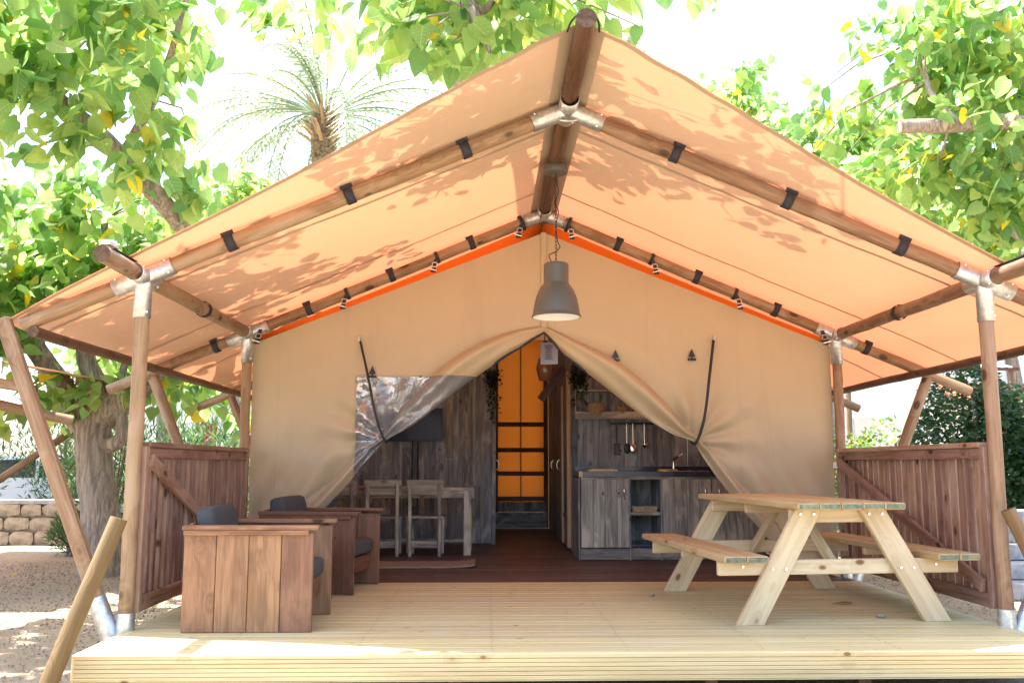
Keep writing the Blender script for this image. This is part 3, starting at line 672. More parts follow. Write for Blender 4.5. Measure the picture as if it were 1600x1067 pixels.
# ---------------------------------------------------------------- picnic table
pt = thing('picnic_table', 'pale pine picnic table with attached benches on the right of the deck', 'picnic table', (1.69, .93, 0), R(5.5))
for i in range(5): plank('top_plank', pt, m['picnic_top'], (-.29+i*.145, -.98, .745), (-.29+i*.145, .98, .745), .139, .042, bev=.006, endmat=m['picnic_end'])
for sx in (-1, 1):
    for i in range(2): plank('bench_plank', pt, m['picnic_top'], (sx*(.635+i*.145), -.98, .422), (sx*(.635+i*.145), .98, .422), .139, .042, bev=.006, endmat=m['picnic_end'])
for sy in (-1, 1):
    yl = sy*.80
    for sx in (-1, 1):
        a = Vector((sx*.635, yl, .0)); c = Vector((sx*.215, yl, .722)); hw = .078
        b = MB(); dd = Vector((0, .0425, 0)); L = (c-a).length
        # board cut level at both ends, built in its own frame so the grain runs along it
        X = (c-a).normalized(); k_ = hw/ X.z
        P0 = [a+Vector((-k_, 0, 0)), a+Vector((k_, 0, 0)), c+Vector((k_, 0, 0)), c+Vector((-k_, 0, 0))]
        Yv = Vector((0, 1, 0)); Zv = X.cross(Yv); Mx = Matrix((X, Yv, Zv)).transposed(); cen = (a+c)/2
        loc = [Mx.transposed() @ (p-cen) for p in P0]; b.prism([q-Vector((0, .021, 0)) for q in loc], (0, .042, 0))
        o = b.build('leg', m['picnic'], pt); M4 = Mx.to_4x4(); M4.translation = cen; o.matrix_local = M4
        bv = o.modifiers.new('b', 'BEVEL'); bv.width = .004; bv.segments = 1
        for z, off in ((.69, .045), (.69, -.045), (.345, .045), (.345, -.045)):
            u = z/.722; px = a.x+(c.x-a.x)*u+off; ob = MB().tube((px, yl+sy*.02, z), (px, yl+sy*.030, z), .012, .009, 10).build('bolt', m['bolt'], pt)
    yi = yl-sy*.043
    plank('top_bearer', pt, m['picnic'], (-.325, yi, .678), (.325, yi, .678), .088, .042, up=(0, 1, 0), bev=.005)
    plank('bench_bearer', pt, m['picnic'], (-.82, yi, .352), (.82, yi, .352), .095, .042, up=(0, 1, 0), bev=.005)
    for sx in (-1, 1): MB().tube((sx*.66, yi+sy*.02, .36), (sx*.66, yi+sy*.029, .36), .012, .009, 10).build('bolt', m['bolt'], pt)
    plank('strut', pt, m['picnic'], (0, sy*.72, .33), (0, sy*.17, .70), .07, .042, up=(1, 0, 0), bev=.004)
plank('middle_bearer', pt, m['picnic'], (-.33, 0, .69), (.33, 0, .69), .065, .042, up=(0, 1, 0))
for sx in (-1, 1): plank('bench_cleat', pt, m['picnic'], (sx*.57, 0, .375), (sx*.82, 0, .375), .05, .042, up=(0, 1, 0))

# ---------------------------------------------------------------- interior: walls
def roofline(x): return HR-SL*abs(x)-.06
def board_wall(name, label, pts, mat, zt=None, w_=.145):
    t_ = thing(name, label, 'wall', (0, 0, 0)); (x0, y0), (x1, y1) = pts; L = math.hypot(x1-x0, y1-y0); n_ = max(1, int(round(L/w_))); nrm = ((y1-y0)/L, -(x1-x0)/L, 0)
    for i in range(n_):
        u = (i+.5)/n_; x = x0+(x1-x0)*u; y = y0+(y1-y0)*u; z = zt if zt else roofline(x)-.03
        d = random.uniform(-.003, .003)
        plank('wall_board', t_, mat, (x+nrm[0]*d, y+nrm[1]*d, .01), (x+nrm[0]*d, y+nrm[1]*d, z), L/n_-.004, .022, up=nrm, bev=.004)
    return t_
wl_ = board_wall('partition_wall', 'grey stained board wall behind the dining table', ((-2.64, 6.08), (-.47, 6.08)), m['grey'])
for x in (-.70, -.80): plank('cover_batten', wl_, m['greyl'], (x, 6.06, .02), (x, 6.06, roofline(x)-.05), .04, .02, up=(0, 1, 0))
plank('cover_batten', wl_, m['greyl'], (-1.02, 6.055, 1.1), (-1.02, 6.055, 2.2), .09, .025, up=(0, 1, 0))
plank('corner_post', wl_, m['grey'], (-.445, 6.05, 0), (-.445, 6.05, 3.05), .05, .07)
cl = board_wall('corridor_wall', 'dark board wall on the left of the corridor', ((-.44, 6.1), (-.44, 8.85)), m['grey'])
kw = board_wall('kitchen_wall', 'grey stained board wall behind the kitchen unit', ((.46, 4.68), (2.64, 4.68)), m['grey'])
cr = board_wall('corridor_wall', 'dark board wall with doors on the right of the corridor', ((.46, 8.85), (.46, 4.72)), m['grey'])
for y, z in ((4.95, 2.05), (5.75, 2.0)):
    plank('door_edge', cr, m['raw'], (.425, y, .05), (.425, y, z), .045, .04)
    plank('door', cr, m['grey'], (.44, y+.38, .06), (.44, y+.38, z), .7, .03, up=(1, 0, 0))
plank('lintel', cr, m['raw'], (.40, 4.95, 2.08), (.52, 4.95, 2.08), .06, .05)
plank('diagonal_brace', cr, m['floor'], (.13, 5.5, 1.80), (.42, 5.5, 2.2), .10, .03, up=(0, 1, 0))
for x, y in ((.395, 6.9), (.40, 5.9)):
    P = [(x-.0, y-.03, .99+.07*math.cos(a))for a in (0,)]
    q = [(x-.045*math.sin(a), y, 1.0+.065*math.cos(a)) for a in np.linspace(0, math.pi, 9)]
    MB().limb(q, [.007]*9, 6).build('door_handle', m['steel'], cr)
q = [(-.41+.045*math.sin(a), 6.9, 1.0+.065*math.cos(a)) for a in np.linspace(0, math.pi, 9)]
MB().limb(q, [.007]*9, 6).build('door_handle', m['steel'], cl)
b = MB(); b.box((.475, 4.645, 1.6), (.05, .02, 1.9)); o = b.build('cable_duct', m['black'], kw); MB().box((.465, 4.63, 1.26), (.07, .05, .09)).build('switch_box', m['black'], kw)

# orange cupboard at the end of the corridor
oc = thing('orange_cupboard', 'tall orange cloth cupboard with dark shelf bars at the corridor end', 'cupboard', (0, 8.86, 0))
for sx in (-1, 1):
    z0s = [(.40, .45), (.49, .84), (.89, 1.21), (1.26, 1.61), (1.67, 3.0)]
    for z0, z1 in z0s: MB().add([(sx*.19+.005+a*.182, 0, z0+(z1-z0)*c_) for a in (-1, 1) for c_ in (0, 1)], [(0, 2, 3, 1)]).build('cloth_panel', m['orange'], oc)
for z in (1.64, 1.235, .865, .47): plank('shelf_bar', oc, m['ridge'], (-.40, -.03, z), (.41, -.03, z), .07, .05, up=(0, 1, 0))
for x in (-.395, .405): plank('stile', oc, m['ridge'], (x, .01, .02), (x, .01, 3.0), .07, .03, up=(0, 1, 0))
plank('mullion', oc, m['ridge'], (.005, .02, .38), (.005, .02, 3.0), .02, .02, up=(0, 1, 0))
plank('plinth', oc, m['grey'], (-.40, -.02, .14), (.41, -.02, .14), .24, .03, up=(0, 1, 0))
for i in range(11): plank('folded_cloth', oc, m['grey'], (-.33+i*.068, -.02, .27), (-.325+i*.068, -.02, .42), .067, .03, up=(0, 1, 0))

# ---------------------------------------------------------------- dining table, chairs, mat, television
dt = thing('dining_table', 'grey-brown wooden dining table against the left board wall', 'table', (-1.55, 5.0, 0))
for i in range(5): plank('top_board', dt, m['greyl'], (-1.0, -.3+i*.15, .735), (.87, -.3+i*.15, .735), .147, .035)
plank('apron', dt, m['greyl'], (-.95, -.36, .675), (.88, -.36, .675), .085, .03, up=(0, 1, 0))
for x in (-.92, .80):
    for y in (-.34, .3): plank('leg', dt, m['greyl'], (x, y, 0), (x, y, .715), .085, .085)
plank('foot_rail', dt, m['greyl'], (-.92, -.02, .14), (.80, -.02, .14), .1, .04)
def dchair(label, loc, rz=0):
    t_ = thing('dining_chair', label, 'chair', loc, rz, 'wooden chairs at the dining table')
    for sx in (-1, 1):
        plank('rear_leg', t_, m['greyl'], (sx*.165, .02, 0), (sx*.165, -.05, .80), .036, .045)
        plank('front_leg', t_, m['greyl'], (sx*.165, .36, 0), (sx*.165, .36, .41), .036, .045)
        plank('rear_strut', t_, m['greyl'], (sx*.195, .06, .03), (sx*.195, .06, .41), .03, .03)
        plank('side_rail', t_, m['greyl'], (sx*.165, .0, .14), (sx*.165, .38, .14), .05, .022, up=(1, 0, 0))
    plank('backrest', t_, m['greyl'], (-.205, -.028, .755), (.205, -.028, .755), .165, .022, up=(0, 1, 0))
    for i in range(3): plank('seat_board', t_, m['greyl'], (-.215, .06+i*.135, .425), (.215, .06+i*.135, .425), .13, .024)
    plank('rear_rail', t_, m['greyl'], (-.15, .02, .13), (.15, .02, .13), .075, .022, up=(0, 1, 0))
dchair('wooden dining chair in the middle of the row of three', (-1.69, 4.5, 0), R(2))
dchair('wooden dining chair nearest the corridor', (-1.22, 4.5, 0), R(-2))
dchair('wooden dining chair farthest left, half hidden by the curtain', (-2.19, 4.52, 0))
b = MB(); n1, n2 = 24, 10; vs = [(-1.75+1.1*i/n1, 3.35+.6*j/n2, .012+.006*mnoise.noise(Vector((i*.4, j*.4, 1)))+(.025*((i/n1)**14))) for j in range(n2+1) for i in range(n1+1)]
b.add(vs, [(j*(n1+1)+i, j*(n1+1)+i+1, (j+1)*(n1+1)+i+1, (j+1)*(n1+1)+i) for j in range(n2) for i in range(n1)], 0, True); o = b.build('floor_mat', m['mat']); s_ = o.modifiers.new('s', 'SOLIDIFY'); s_.thickness = .012
tag(o, 'flat sisal mat on the dark floor before the dining chairs', 'mat')
tv = thing('television', 'flat dark television mounted on the grey board wall', 'television', (-1.46, 5.97, 1.51))
MB().box((0, 0, 0), (.70, .035, .42)).build('casing', m['black'], tv); MB().box((0, -.019, .005), (.68, .004, .395)).build('screen', m['screen'], tv)
MB().box((0, .05, 0), (.2, .07, .15)).build('wall_bracket', m['black'], tv)
for x in (-.03, .04): MB().tube((x, .07, -.2), (x, .07, -1.2), .009, .009, 8).build('cable', m['rope'], tv)
b = MB(); b.box((0, 0, 0), (.12, .05, .09)); b.box((0, -.028, 0), (.1, .008, .07)); tag(b.build('wall_socket', m['counter'], None, (-1.46, 6.03, .43)), 'dark socket box low on the wall beneath the television', 'socket')

# ---------------------------------------------------------------- kitchen
ku = thing('kitchen_unit', 'grey-brown board kitchen unit with dark worktop and open niche', 'kitchen', (0, 4.04, 0))
def doorboards(x0, x1, mat, name='door_board'):
    n_ = max(1, round((x1-x0)/.13)); w_ = (x1-x0)/n_
    for i in range(n_): plank(name, ku, mat, (x0+w_*(i+.5), -.012+random.uniform(-.002, .002), .135), (x0+w_*(i+.5), -.012, .85), w_-.003, .024, up=(0, 1, 0), bev=.003)
doorboards(.47, .985, m['greyl']); doorboards(1.345, 1.87, m['greyl']); doorboards(1.88, 2.4, m['greyl'])
plank('plinth', ku, m['greyl'], (.455, .03, .065), (2.42, .03, .065), .12, .025, up=(0, 1, 0))
for x in (.452, .995, 1.335, 2.42): plank('upright', ku, m['grey'], (x, .28, .0), (x, .28, .86), .58, .02, up=(1, 0, 0))
plank('niche_shelf', ku, m['greyl'], (1.005, .28, .485), (1.325, .28, .485), .54, .035)
plank('niche_floor', ku, m['counter'], (1.005, .28, .15), (1.325, .28, .15), .54, .03)
plank('niche_back', ku, m['grey'], (1.165, .56, .13), (1.165, .56, .85), .32, .015, up=(0, 1, 0))
plank('top_rail', ku, m['greyl'], (.47, .0, .862), (2.4, .0, .862), .03, .022, up=(0, 1, 0))
MB().box((1.45, .28, .905), (1.96, .6, .055)).build('worktop', m['counter'], ku)
MB().box((1.45, .575, .955), (1.96, .02, .06)).build('upstand', m['counter'], ku)
MB().box((.47, -.012, .905), (.04, .03, .06)).build('end_cap', m['raw'], ku)
b = MB(); b.box((1.62, .2, .936), (.5, .36, .008)); b.box((1.62, .2, .938), (.42, .28, .008)); b.build('sink', m['steel'], ku)
b = MB(); b.limb(curve_pts([(1.56, .42, .935), (1.56, .42, 1.03), (1.56, .40, 1.07), (1.60, .3, 1.10)], 4), [.016]*13, 10); b.limb([(1.56, .42, 1.06), (1.66, .40, 1.13)], [.014, .010], 8); b.build('tap', m['steel'], ku)
for x in (.93, 1.80, 1.95):
    q = [(x, -.025-.025*math.sin(a), .72-.055*math.cos(a)) for a in np.linspace(0, math.pi, 9)]; MB().limb(q, [.006]*9, 6).build('handle', m['steel'], ku)
b = MB(); b.box((0, 0, .004), (.24, .2, .008)); 
for s_, a in ((1, .12), (-1, .12)): b.box((s_*.13, 0, .03), (.012, .2, .06), (0, s_*R(20), 0)); b.box((0, s_*.1, .028), (.26, .012, .055))
tag(b.build('tray', m['wicker'], None, (1.165, 4.2, .505)), 'small woven tray on the shelf of the kitchen niche', 'tray')
b = MB(); b.box((0, 0, .01), (.32, .2, .02)); b.box((0, 0, .022), (.25, .14, .006)); tag(b.build('chopping_board', m['raw'], None, (.72, 4.2, .934)), 'thin pale chopping board lying on the left of the worktop', 'board')
b = MB(); b.box((0, 0, .008), (.22, .05, .016)); b.box((0, .0, .02), (.2, .03, .008)); tag(b.build('sponge_cloth', m['dry'], None, (1.42, 4.1, .934)), 'yellow cloth lying by the sink', 'cloth')
sh = thing('wall_shelf', 'grey wooden wall shelf holding two baskets', 'shelf', (0, 4.6, 0)); plank('shelf_board', sh, m['greyl'], (.46, -.02, 1.545), (1.75, -.02, 1.545), .14, .035); plank('front_lip', sh, m['greyl'], (.46, -.095, 1.56), (1.75, -.095, 1.56), .085, .02, up=(0, 1, 0)); plank('end_board', sh, m['greyl'], (.47, -.02, 1.56), (.47, -.02, 1.86), .13, .02, up=(1, 0, 0))
sh = thing('wall_shelf', 'upper grey wooden wall shelf above the baskets', 'shelf', (0, 4.6, 0)); plank('shelf_board', sh, m['greyl'], (.48, -.0, 1.845), (1.4, -.0, 1.845), .12, .025); plank('bracket', sh, m['greyl'], (.9, .0, 1.83), (.9, .04, 1.7), .03, .02)
def basket(x, r, h, label):
    t_ = thing('basket', label, 'basket', (x, 4.56, 1.563)); 
    for i in range(7):
        z = h*(i+.5)/7; rr = r*(.86+.2*math.sin(math.pi*(i+.8)/7.5)); q = [(rr*math.cos(a), rr*math.sin(a), z+.003*math.sin(a*9+i*1.5)) for a in np.linspace(0, 2*math.pi, 25)]
        MB().limb(q, [h/13]*25, 6, False).build('coil', m['wicker'], t_)
    MB().lathe([(0, .004), (r*.85, .004), (r*.85, .008), (0, .008)], n=20).build('base', m['wicker'], t_)
basket(.70, .088, .135, 'larger round woven basket on the kitchen wall shelf'); basket(1.0, .062, .095, 'smaller round woven basket on the kitchen wall shelf')
ur = thing('utensil_rail', 'black metal hanging rail on the kitchen wall', 'rail', (1.1, 4.63, 1.47)); MB().box((.1, -.02, 0), (.66, .018, .028)).build('bar', m['black'], ur); 
for x in (-.19, .35): MB().box((x, .0, 0), (.02, .05, .02)).build('stand_off', m['black'], ur)
def utensil(x, kind, label):
    t_ = thing('utensil', label, 'utensil', (x, 4.595, 1.44)); mt = m['black'] if kind == 'spatula' else m['steel']
    b = MB(); b.tube((0, 0, 0), (0, 0, -.2), .007, .006, 8); b.tube((0, 0, .03), (0, 0, 0), .004, .004, 6); b.build('handle', mt, t_)
    if kind == 'spatula':
        b = MB()
        for i in range(5): b.box((-.032+i*.016, 0, -.26), (.007, .004, .11))
        b.box((0, 0, -.205), (.075, .005, .012)); b.box((0, 0, -.318), (.078, .005, .012)); b.build('blade', m['black'], t_)
    elif kind == 'ladle': MB().lathe([(.05, 0), (.048, -.02), (.035, -.04), (0, -.048), (0, -.044), (.033, -.036), (.045, -.018), (.048, 0)], (0, -.03, -.2), 20).build('bowl', m['steel'], t_)
    else:
        b = MB(); b.lathe([(0, .06), (.02, .05), (.036, .02), (.038, -.01), (.03, -.04), (.012, -.058), (0, -.06)], (0, 0, -.25), 16); o = b.build('bowl', m['black'] if kind == 'dark spoon' else m['steel'], t_); o.scale = (1, .35, 1)
utensil(.945, 'spatula', 'black slotted spatula hanging from the rail'); utensil(1.06, 'dark spoon', 'dark spoon with steel handle hanging second from the left'); utensil(1.13, 'spoon', 'bright steel spoon hanging from the rail'); utensil(1.26, 'ladle', 'steel ladle hanging at the right end of the rail')

# ---------------------------------------------------------------- foliage tools
LV = np.array([(0, 0, 0), (.35, 0, 0), (.7, 0, 0), (1.03, 0, 0), (-.09, .2, .03), (.1, .40, .07), (.4, .43, .08), (.72, .24, .04), (-.09, -.2, .03), (.1, -.40, .07), (.4, -.43, .08), (.72, -.24, .04)], float)
LV[:, 2] -= .16*LV[:, 0]**2
LF = [(0, 1, 5, 4), (1, 6, 5), (1, 2, 7, 6), (2, 3, 7), (1, 0, 8, 9), (10, 1, 9), (2, 1, 10, 11), (3, 2, 11)]
NV_ = np.array([(0, 0, 0), (.5, .06, .02), (1, 0, -.06), (.5, -.06, .02)], float); NF = [(0, 3, 2, 1)]          # narrow leaf
RV = np.array([(0, 0, 0), (.3, .28, .04), (.75, .2, 0), (1, 0, -.05), (.75, -.2, 0), (.3, -.28, .04), (.5, 0, -.03)], float); RF = [(0, 6, 1), (1, 6, 2), (2, 6, 3), (3, 6, 4), (4, 6, 5), (5, 6, 0)]
def rots(n, droop, outw=None):
    """random leaf frames: tip direction leans down by droop"""
    a = rng.uniform(0, 2*np.pi, n); tip = np.stack([np.cos(a), np.sin(a), np.zeros(n)], 1)
    if outw is not None: tip = tip*.8+outw*.9
    tip[:, 2] += -droop+rng.normal(0, .45, n); tip /= np.linalg.norm(tip, axis=1)[:, None]
    up = rng.normal(0, .55, (n, 3)); up[:, 2] += .9
    nz = up-(up*tip).sum(1)[:, None]*tip; nz /= np.linalg.norm(nz, axis=1)[:, None]+1e-9
    ny = np.cross(nz, tip); return np.stack([tip, ny, nz], 1)
def leaf_mesh(name, P, Rm, S, mat, LV=LV, LF=LF):
    n = len(P); k = len(LV); V = np.einsum('kc,ncd->nkd', LV, Rm)*S[:, None, None]+P[:, None, :]
    if n == 0: return None
    me = bpy.data.meshes.new(name); nl = sum(len(f) for f in LF); me.vertices.add(n*k); me.vertices.foreach_set('co', V.reshape(-1).astype(np.float32))
    li = np.concatenate([np.array(f) for f in LF]); me.loops.add(n*nl); me.loops.foreach_set('vertex_index', (li[None]+np.arange(n)[:, None]*k).reshape(-1).astype(np.int32))
    lt = np.array([len(f) for f in LF]); ls = np.concatenate([[0], np.cumsum(lt)[:-1]]); me.polygons.add(n*len(LF))
    me.polygons.foreach_set('loop_start', (ls[None]+np.arange(n)[:, None]*nl).reshape(-1).astype(np.int32))
    me.polygons.foreach_set('use_smooth', np.ones(n*len(LF), bool)); me.materials.append(mat); me.update(calc_edges=True); me.validate(); return me
def blob_points(clusters, dens):
    """leaf positions: little sprays spread through each ellipsoid"""
    P = []; O = []
    for c, r in clusters:
        c = np.array(c); r = np.array(r if hasattr(r, '__len__') else (r, r, r*.8)); n_ = max(3, int(dens*r[0]*r[1]*r[2]*4.2))
        ns = max(2, n_//11); q = rng.normal(0, 1, (ns, 3)); q /= np.linalg.norm(q, axis=1)[:, None]; q *= rng.uniform(.15, 1, (ns, 1))**(1/2.2)
        sp = c+q*r; idx = rng.integers(0, ns, n_); d = q[idx]*np.array((1, 1, .3)); P.append(sp[idx]+rng.normal(0, .13, (n_, 3))*np.array((1, 1, .8))); O.append(d)
    return np.concatenate(P), np.concatenate(O)
# a finer leaf for the ones near the lens
bm = bmesh.new(); vv = [bm.verts.new(p) for p in LV]
for f in LF: bm.faces.new([vv[i] for i in f])
bmesh.ops.subdivide_edges(bm, edges=bm.edges[:], cuts=1, use_grid_fill=True, smooth=.6)
LEAF1 = bpy.data.meshes.new('leaf'); bm.to_mesh(LEAF1); bm.free(); LEAF1.materials.append(m['leaf1'])
for p in LEAF1.polygons: p.use_smooth = True
CAMP = np.array(cam.location)
def single_leaves(par, P, O, size, droop):
    Rm = rots(len(P), droop, O)
    for p, r_, s_ in zip(P, Rm, size):
        o = obj('leaf', LEAF1, par); M4 = Matrix(r_.T.tolist()).to_4x4(); M4.translation = p.tolist(); o.matrix_local = M4 @ Matrix.Diagonal((s_, s_*random.uniform(.8, 1.05), s_, 1))
def twigs(par, limbs, P, O, k, mat=None):
    """thin twigs from the nearest limb point to some leaf sprays"""
    L = np.array([p for l in limbs for p in l]); b = MB()
    for i in rng.choice(len(P), min(k, len(P)), replace=False):
        j = np.argmin(((L-P[i])**2).sum(1)); a = Vector(L[j]); c = Vector(P[i]); d = (c-a).length
        if d > 2.2 or d < .1: continue
        mid = a.lerp(c, .5)+Vector((random.uniform(-.1, .1), random.uniform(-.1, .1), .12*d)); b.limb([a, mid, c], [.006+.006*d, .006+.003*d, .003], 5, False)
    if b.v: b.build('twigs', m['bark'], par)['kind'] = 'stuff'
def tree(label, trunk, tr, limbs, clusters, dens, size, near=0, droop=.8, mat='leaf', group=None, name='mulberry_tree', tw=120):
    base = Vector(trunk[0]); t_ = thing(name, label, 'tree', (0, 0, 0), 0, group)
    q = curve_pts(trunk, 5); rr = np.interp(np.linspace(0, 1, len(q)), np.linspace(0, 1, len(tr)), tr); MB().limb(q, list(rr), 18, True, jit=.05).build('trunk', m['bark'], t_)
    LP = [[tuple(p) for p in q]]
    for pts, rs in limbs:
        q = curve_pts(pts, 5); r_ = np.interp(np.linspace(0, 1, len(q)), np.linspace(0, 1, len(rs)), rs); MB().limb(q, list(r_), 12, True, jit=.07).build('branch', m['bark'], t_); LP.append([tuple(p) for p in q])
    P, O = blob_points(clusters, dens); n_ = len(P); S = rng.uniform(size*.6, size*1.15, n_)
    if near:
        d = np.linalg.norm(P-CAMP, axis=1); idx = np.argsort(d/S)
        # only those the lens can see
        v = P-CAMP; ok = (v[:, 1] > 0) & (np.abs(v[:, 0]/np.maximum(v[:, 1], .1)) < .62); idx = np.array([i for i in idx if ok[i]])[:near]
        single_leaves(t_, P[idx], O[idx], S[idx], droop); msk = np.ones(n_, bool); msk[idx] = False; P2, O2, S2 = P[msk], O[msk], S[msk]
    else: P2, O2, S2 = P, O, S
    o = obj('crown', leaf_mesh('crown', P2, rots(len(P2), droop, O2), S2, m[mat]), t_); o['kind'] = 'stuff'
    if tw: twigs(t_, LP, P, O, tw)
    return t_

# ---------------------------------------------------------------- mulberry trees
def el(c, r, f=.75): return (c, (r, r, r*f))
cl_ = [el((-4.3, .9, 4.5), .75), el((-3.7, 1.2, 4.25), .6), el((-3.5, 1.4, 4.6), .5), el((-4.3, 1.3, 3.95), .5), el((-3.5, 1.6, 3.75), .45), el((-3.2, 2.2, 3.5), .4), el((-3.05, 3., 3.4), .4),
       el((-3.75, 1.6, 3.55), .4), el((-3.05, 1.6, 4.75), .3), el((-4.8, .2, 4.7), .7), el((-5.3, 1.4, 4.5), .9),
       el((-5.9, 5., 3.5), 1.0), el((-5.2, 4.8, 3.8), .9), el((-4.3, 5., 3.55), .8), el((-6.3, 4.6, 2.9), .9), el((-5.2, 5, 3.1), .8), el((-4.7, 5.6, 2.6), .6), el((-6.4, 3.5, 3.8), .8),
       el((-5.6, 4.9, 1.85), .42), el((-6.0, 5.2, 1.6), .42), el((-5.05, 4.9, 2.0), .35), el((-4.3, 5.6, 2.0), .55), el((-3.9, 6.6, 1.9), .6), el((-5.5, 6.4, 2.2), .8),
       el((-4.4, 2.5, 5.4), 1.2, .5), el((-3.4, 1.2, 5.6), 1.0, .4), el((-2.2, 2.2, 5.2), .55, .4)]
tree('mulberry tree with thick grey trunk standing left of the tent', [(-5.13, 5.5, -.35), (-5.18, 5.5, .3), (-5.3, 5.5, 1.0), (-5.36, 5.5, 1.55)], [.28, .225, .205, .22],
     [([(-5.45, 5.5, 1.45), (-5.75, 5.4, 2.0), (-6.2, 5.0, 2.8), (-6.6, 4.2, 3.6)], [.17, .14, .1, .05]),
      ([(-5.25, 5.5, 1.45), (-5.3, 5.5, 1.9), (-5.45, 5.4, 2.4), (-5.2, 5.2, 3.0), (-5.1, 4.9, 3.9)], [.16, .13, .11, .09, .04]),
      ([(-5.25, 5.45, 1.2), (-5.0, 5.4, 1.28), (-4.95, 5.4, 1.45), (-5.02, 5.4, 1.9), (-4.9, 5.3, 2.3)], [.09, .09, .075, .05, .04]),
      ([(-5.3, 5.5, 1.55), (-4.6, 5.3, 2.1), (-3.8, 4.6, 2.7), (-3.35, 3.0, 3.05), (-3.75, 2.0, 3.68), (-4.3, 1.6, 4.15), (-4.75, 1.2, 4.55), (-5.2, .8, 4.9)], [.2, .16, .13, .085, .085, .085, .1, .05]),
      ([(-3.75, 2.0, 3.68), (-3.3, 1.6, 4.2), (-3.0, 1.3, 4.9)], [.05, .035, .015])], cl_, 210, .205, near=260)
cr_ = [el((3.0, 8, 5.9), .55), el((2.3, 8, 6.2), .4), el((3.7, 7.5, 6.1), .5), el((3.4, 7, 6.7), .4), el((2.6, 7.2, 5.6), .35), el((4.5, 2.55, 4.5), .3), el((3.9, 2.6, 4.6), .25), el((3.1, 5.2, 4.7), .45), el((2.7, 6.5, 5.3), .5), el((3.3, 6.5, 4.6), .4), el((5.1, 3.5, 5.6), .9), el((4.3, 3.6, 5.6), .8), el((4.8, 3.5, 4.95), .65), el((4.2, 3.6, 4.4), .55), el((5.1, 3.5, 4.0), .8), el((4.35, 3.6, 3.6), .45), el((5.1, 3.5, 3.4), .6), el((3.75, 3.6, 4.1), .4), el((3.6, 4.4, 5.0), .6),
       el((5.0, 7, 5.4), 1.1), el((4.2, 7, 5.5), .9), el((5.3, 7, 4.6), 1.0), el((4.5, 7, 5.0), .8), el((3.5, 8, 5.6), .7), el((6.5, 5, 4.5), 1.4), el((6.2, 4, 5.8), 1.1)]
tree('mulberry tree with a sawn-off bough to the right of the tent', [(6.2, 4.6, -.35), (6.15, 4.6, 1.0), (6.1, 4.5, 2.4), (5.9, 4.2, 3.4)], [.3, .25, .22, .2],
     [([(5.9, 4.2, 3.4), (5.6, 3.6, 4.2), (4.96, 3.1, 4.5), (4.3, 3.0, 4.44), (3.66, 3.0, 4.42)], [.17, .12, .085, .075, .07]), ([(5.9, 4.2, 3.4), (5.6, 5.2, 4.3), (5., 6.4, 5.0), (4.2, 7.3, 5.6)], [.14, .1, .07, .03]),
      ([(4.3, 3.0, 4.44), (4.1, 3.2, 4.9), (4.2, 3.5, 5.6)], [.035, .03, .015]), ([(5.6, 3.6, 4.2), (5.4, 3.4, 5.0), (5.0, 3.5, 5.9)], [.06, .04, .02])], cr_, 215, .19, near=190)
ct_ = [el((-1.18, -.25, 3.88), .2), el((-.98, -.25, 3.78), .24), el((-.78, -.2, 3.66), .2), el((-.72, -.2, 3.88), .26), el((-.48, -.2, 3.9), .28), el((-.2, -.2, 3.95), .26), el((-.66, -.2, 3.55), .15), el((-.45, -.2, 3.66), .14), el((.04, -.2, 4.05), .2), el((.30, -.2, 4.0), .2), el((-.75, .3, 4.2), .5), el((-.1, .6, 4.7), .7, .5), el((-1.2, .4, 4.6), .5, .5), el((.9, .5, 4.8), .5, .4), el((-.9, -.9, 5.3), .7, .35), el((-.7, -.5, 4.7), .5, .5), el((.5, -.4, 4.8), .5, .5), el((-1.9, -.5, 4.9), .5, .4)]
tree('tall mulberry tree behind the tent with a leafy bough hanging over the ridge', [(-1.3, 10.2, -.35), (-1.2, 10.0, 2.0), (-1.1, 9.5, 4.2), (-1.0, 8.2, 5.6)], [.32, .26, .22, .16],
     [([(-1.0, 8.2, 5.6), (-.9, 5.0, 6.4), (-.8, 2.0, 5.6), (-.7, .4, 4.6), (-.66, -.2, 4.0), (-.6, -.28, 3.82), (-.52, -.3, 3.62)], [.15, .12, .09, .06, .052, .04, .012]), ([(-.8, 2.0, 5.6), (.2, .8, 5.2), (1.2, .2, 5.2)], [.05, .03, .01]), ([(-.66, -.2, 4.0), (-.56, -.2, 3.96), (-.45, -.2, 4.1)], [.04, .03, .01])], ct_, 520, .175, near=170, droop=1.0)
# trees farther back
for i, (x, y, z, r_, lab) in enumerate([(-5.4, 12, 6.0, 1.7, 'pale bushy tree between the mulberry and the palm'), (5.8, 15, 8.4, 2.1, 'tall pale tree rising over the right roof slope'), (-7.5, 14, 4.6, 2.3, 'bushy tree far behind the left porch side'), (-3.6, 17, 4.8, 2.0, 'pale tree behind the tent to the left of the palm'), (5.0, 13.5, 6.6, 2.2, 'bushy tree behind the tent at the right'), (10.5, 13, 5.0, 2.4, 'bushy tree beyond the white building'), (-11.5, 12, 4.2, 2.4, 'bushy tree at the far left beyond the parked car')]):
    cc = [el((x+random.uniform(-1, 1)*r_*.6, y+random.uniform(-1, 1)*r_*.5, z+random.uniform(-.7, .7)*r_*.6), r_*random.uniform(.35, .6)) for _ in range(9)]
    tree(lab, [(x, y, -.35), (x+.1, y, 1.2), (x-.1, y, z-1.)], [.22, .17, .12], [([(x-.1, y, z-1.2), (x+s_*r_*.4, y, z), (x+s_*r_*.6, y, z+.8)], [.1, .07, .03]) for s_ in (-1, 1)], cc, 110, .2, 0, .6, 'leafb', 'trees farther behind the tent', 'background_tree', 0)

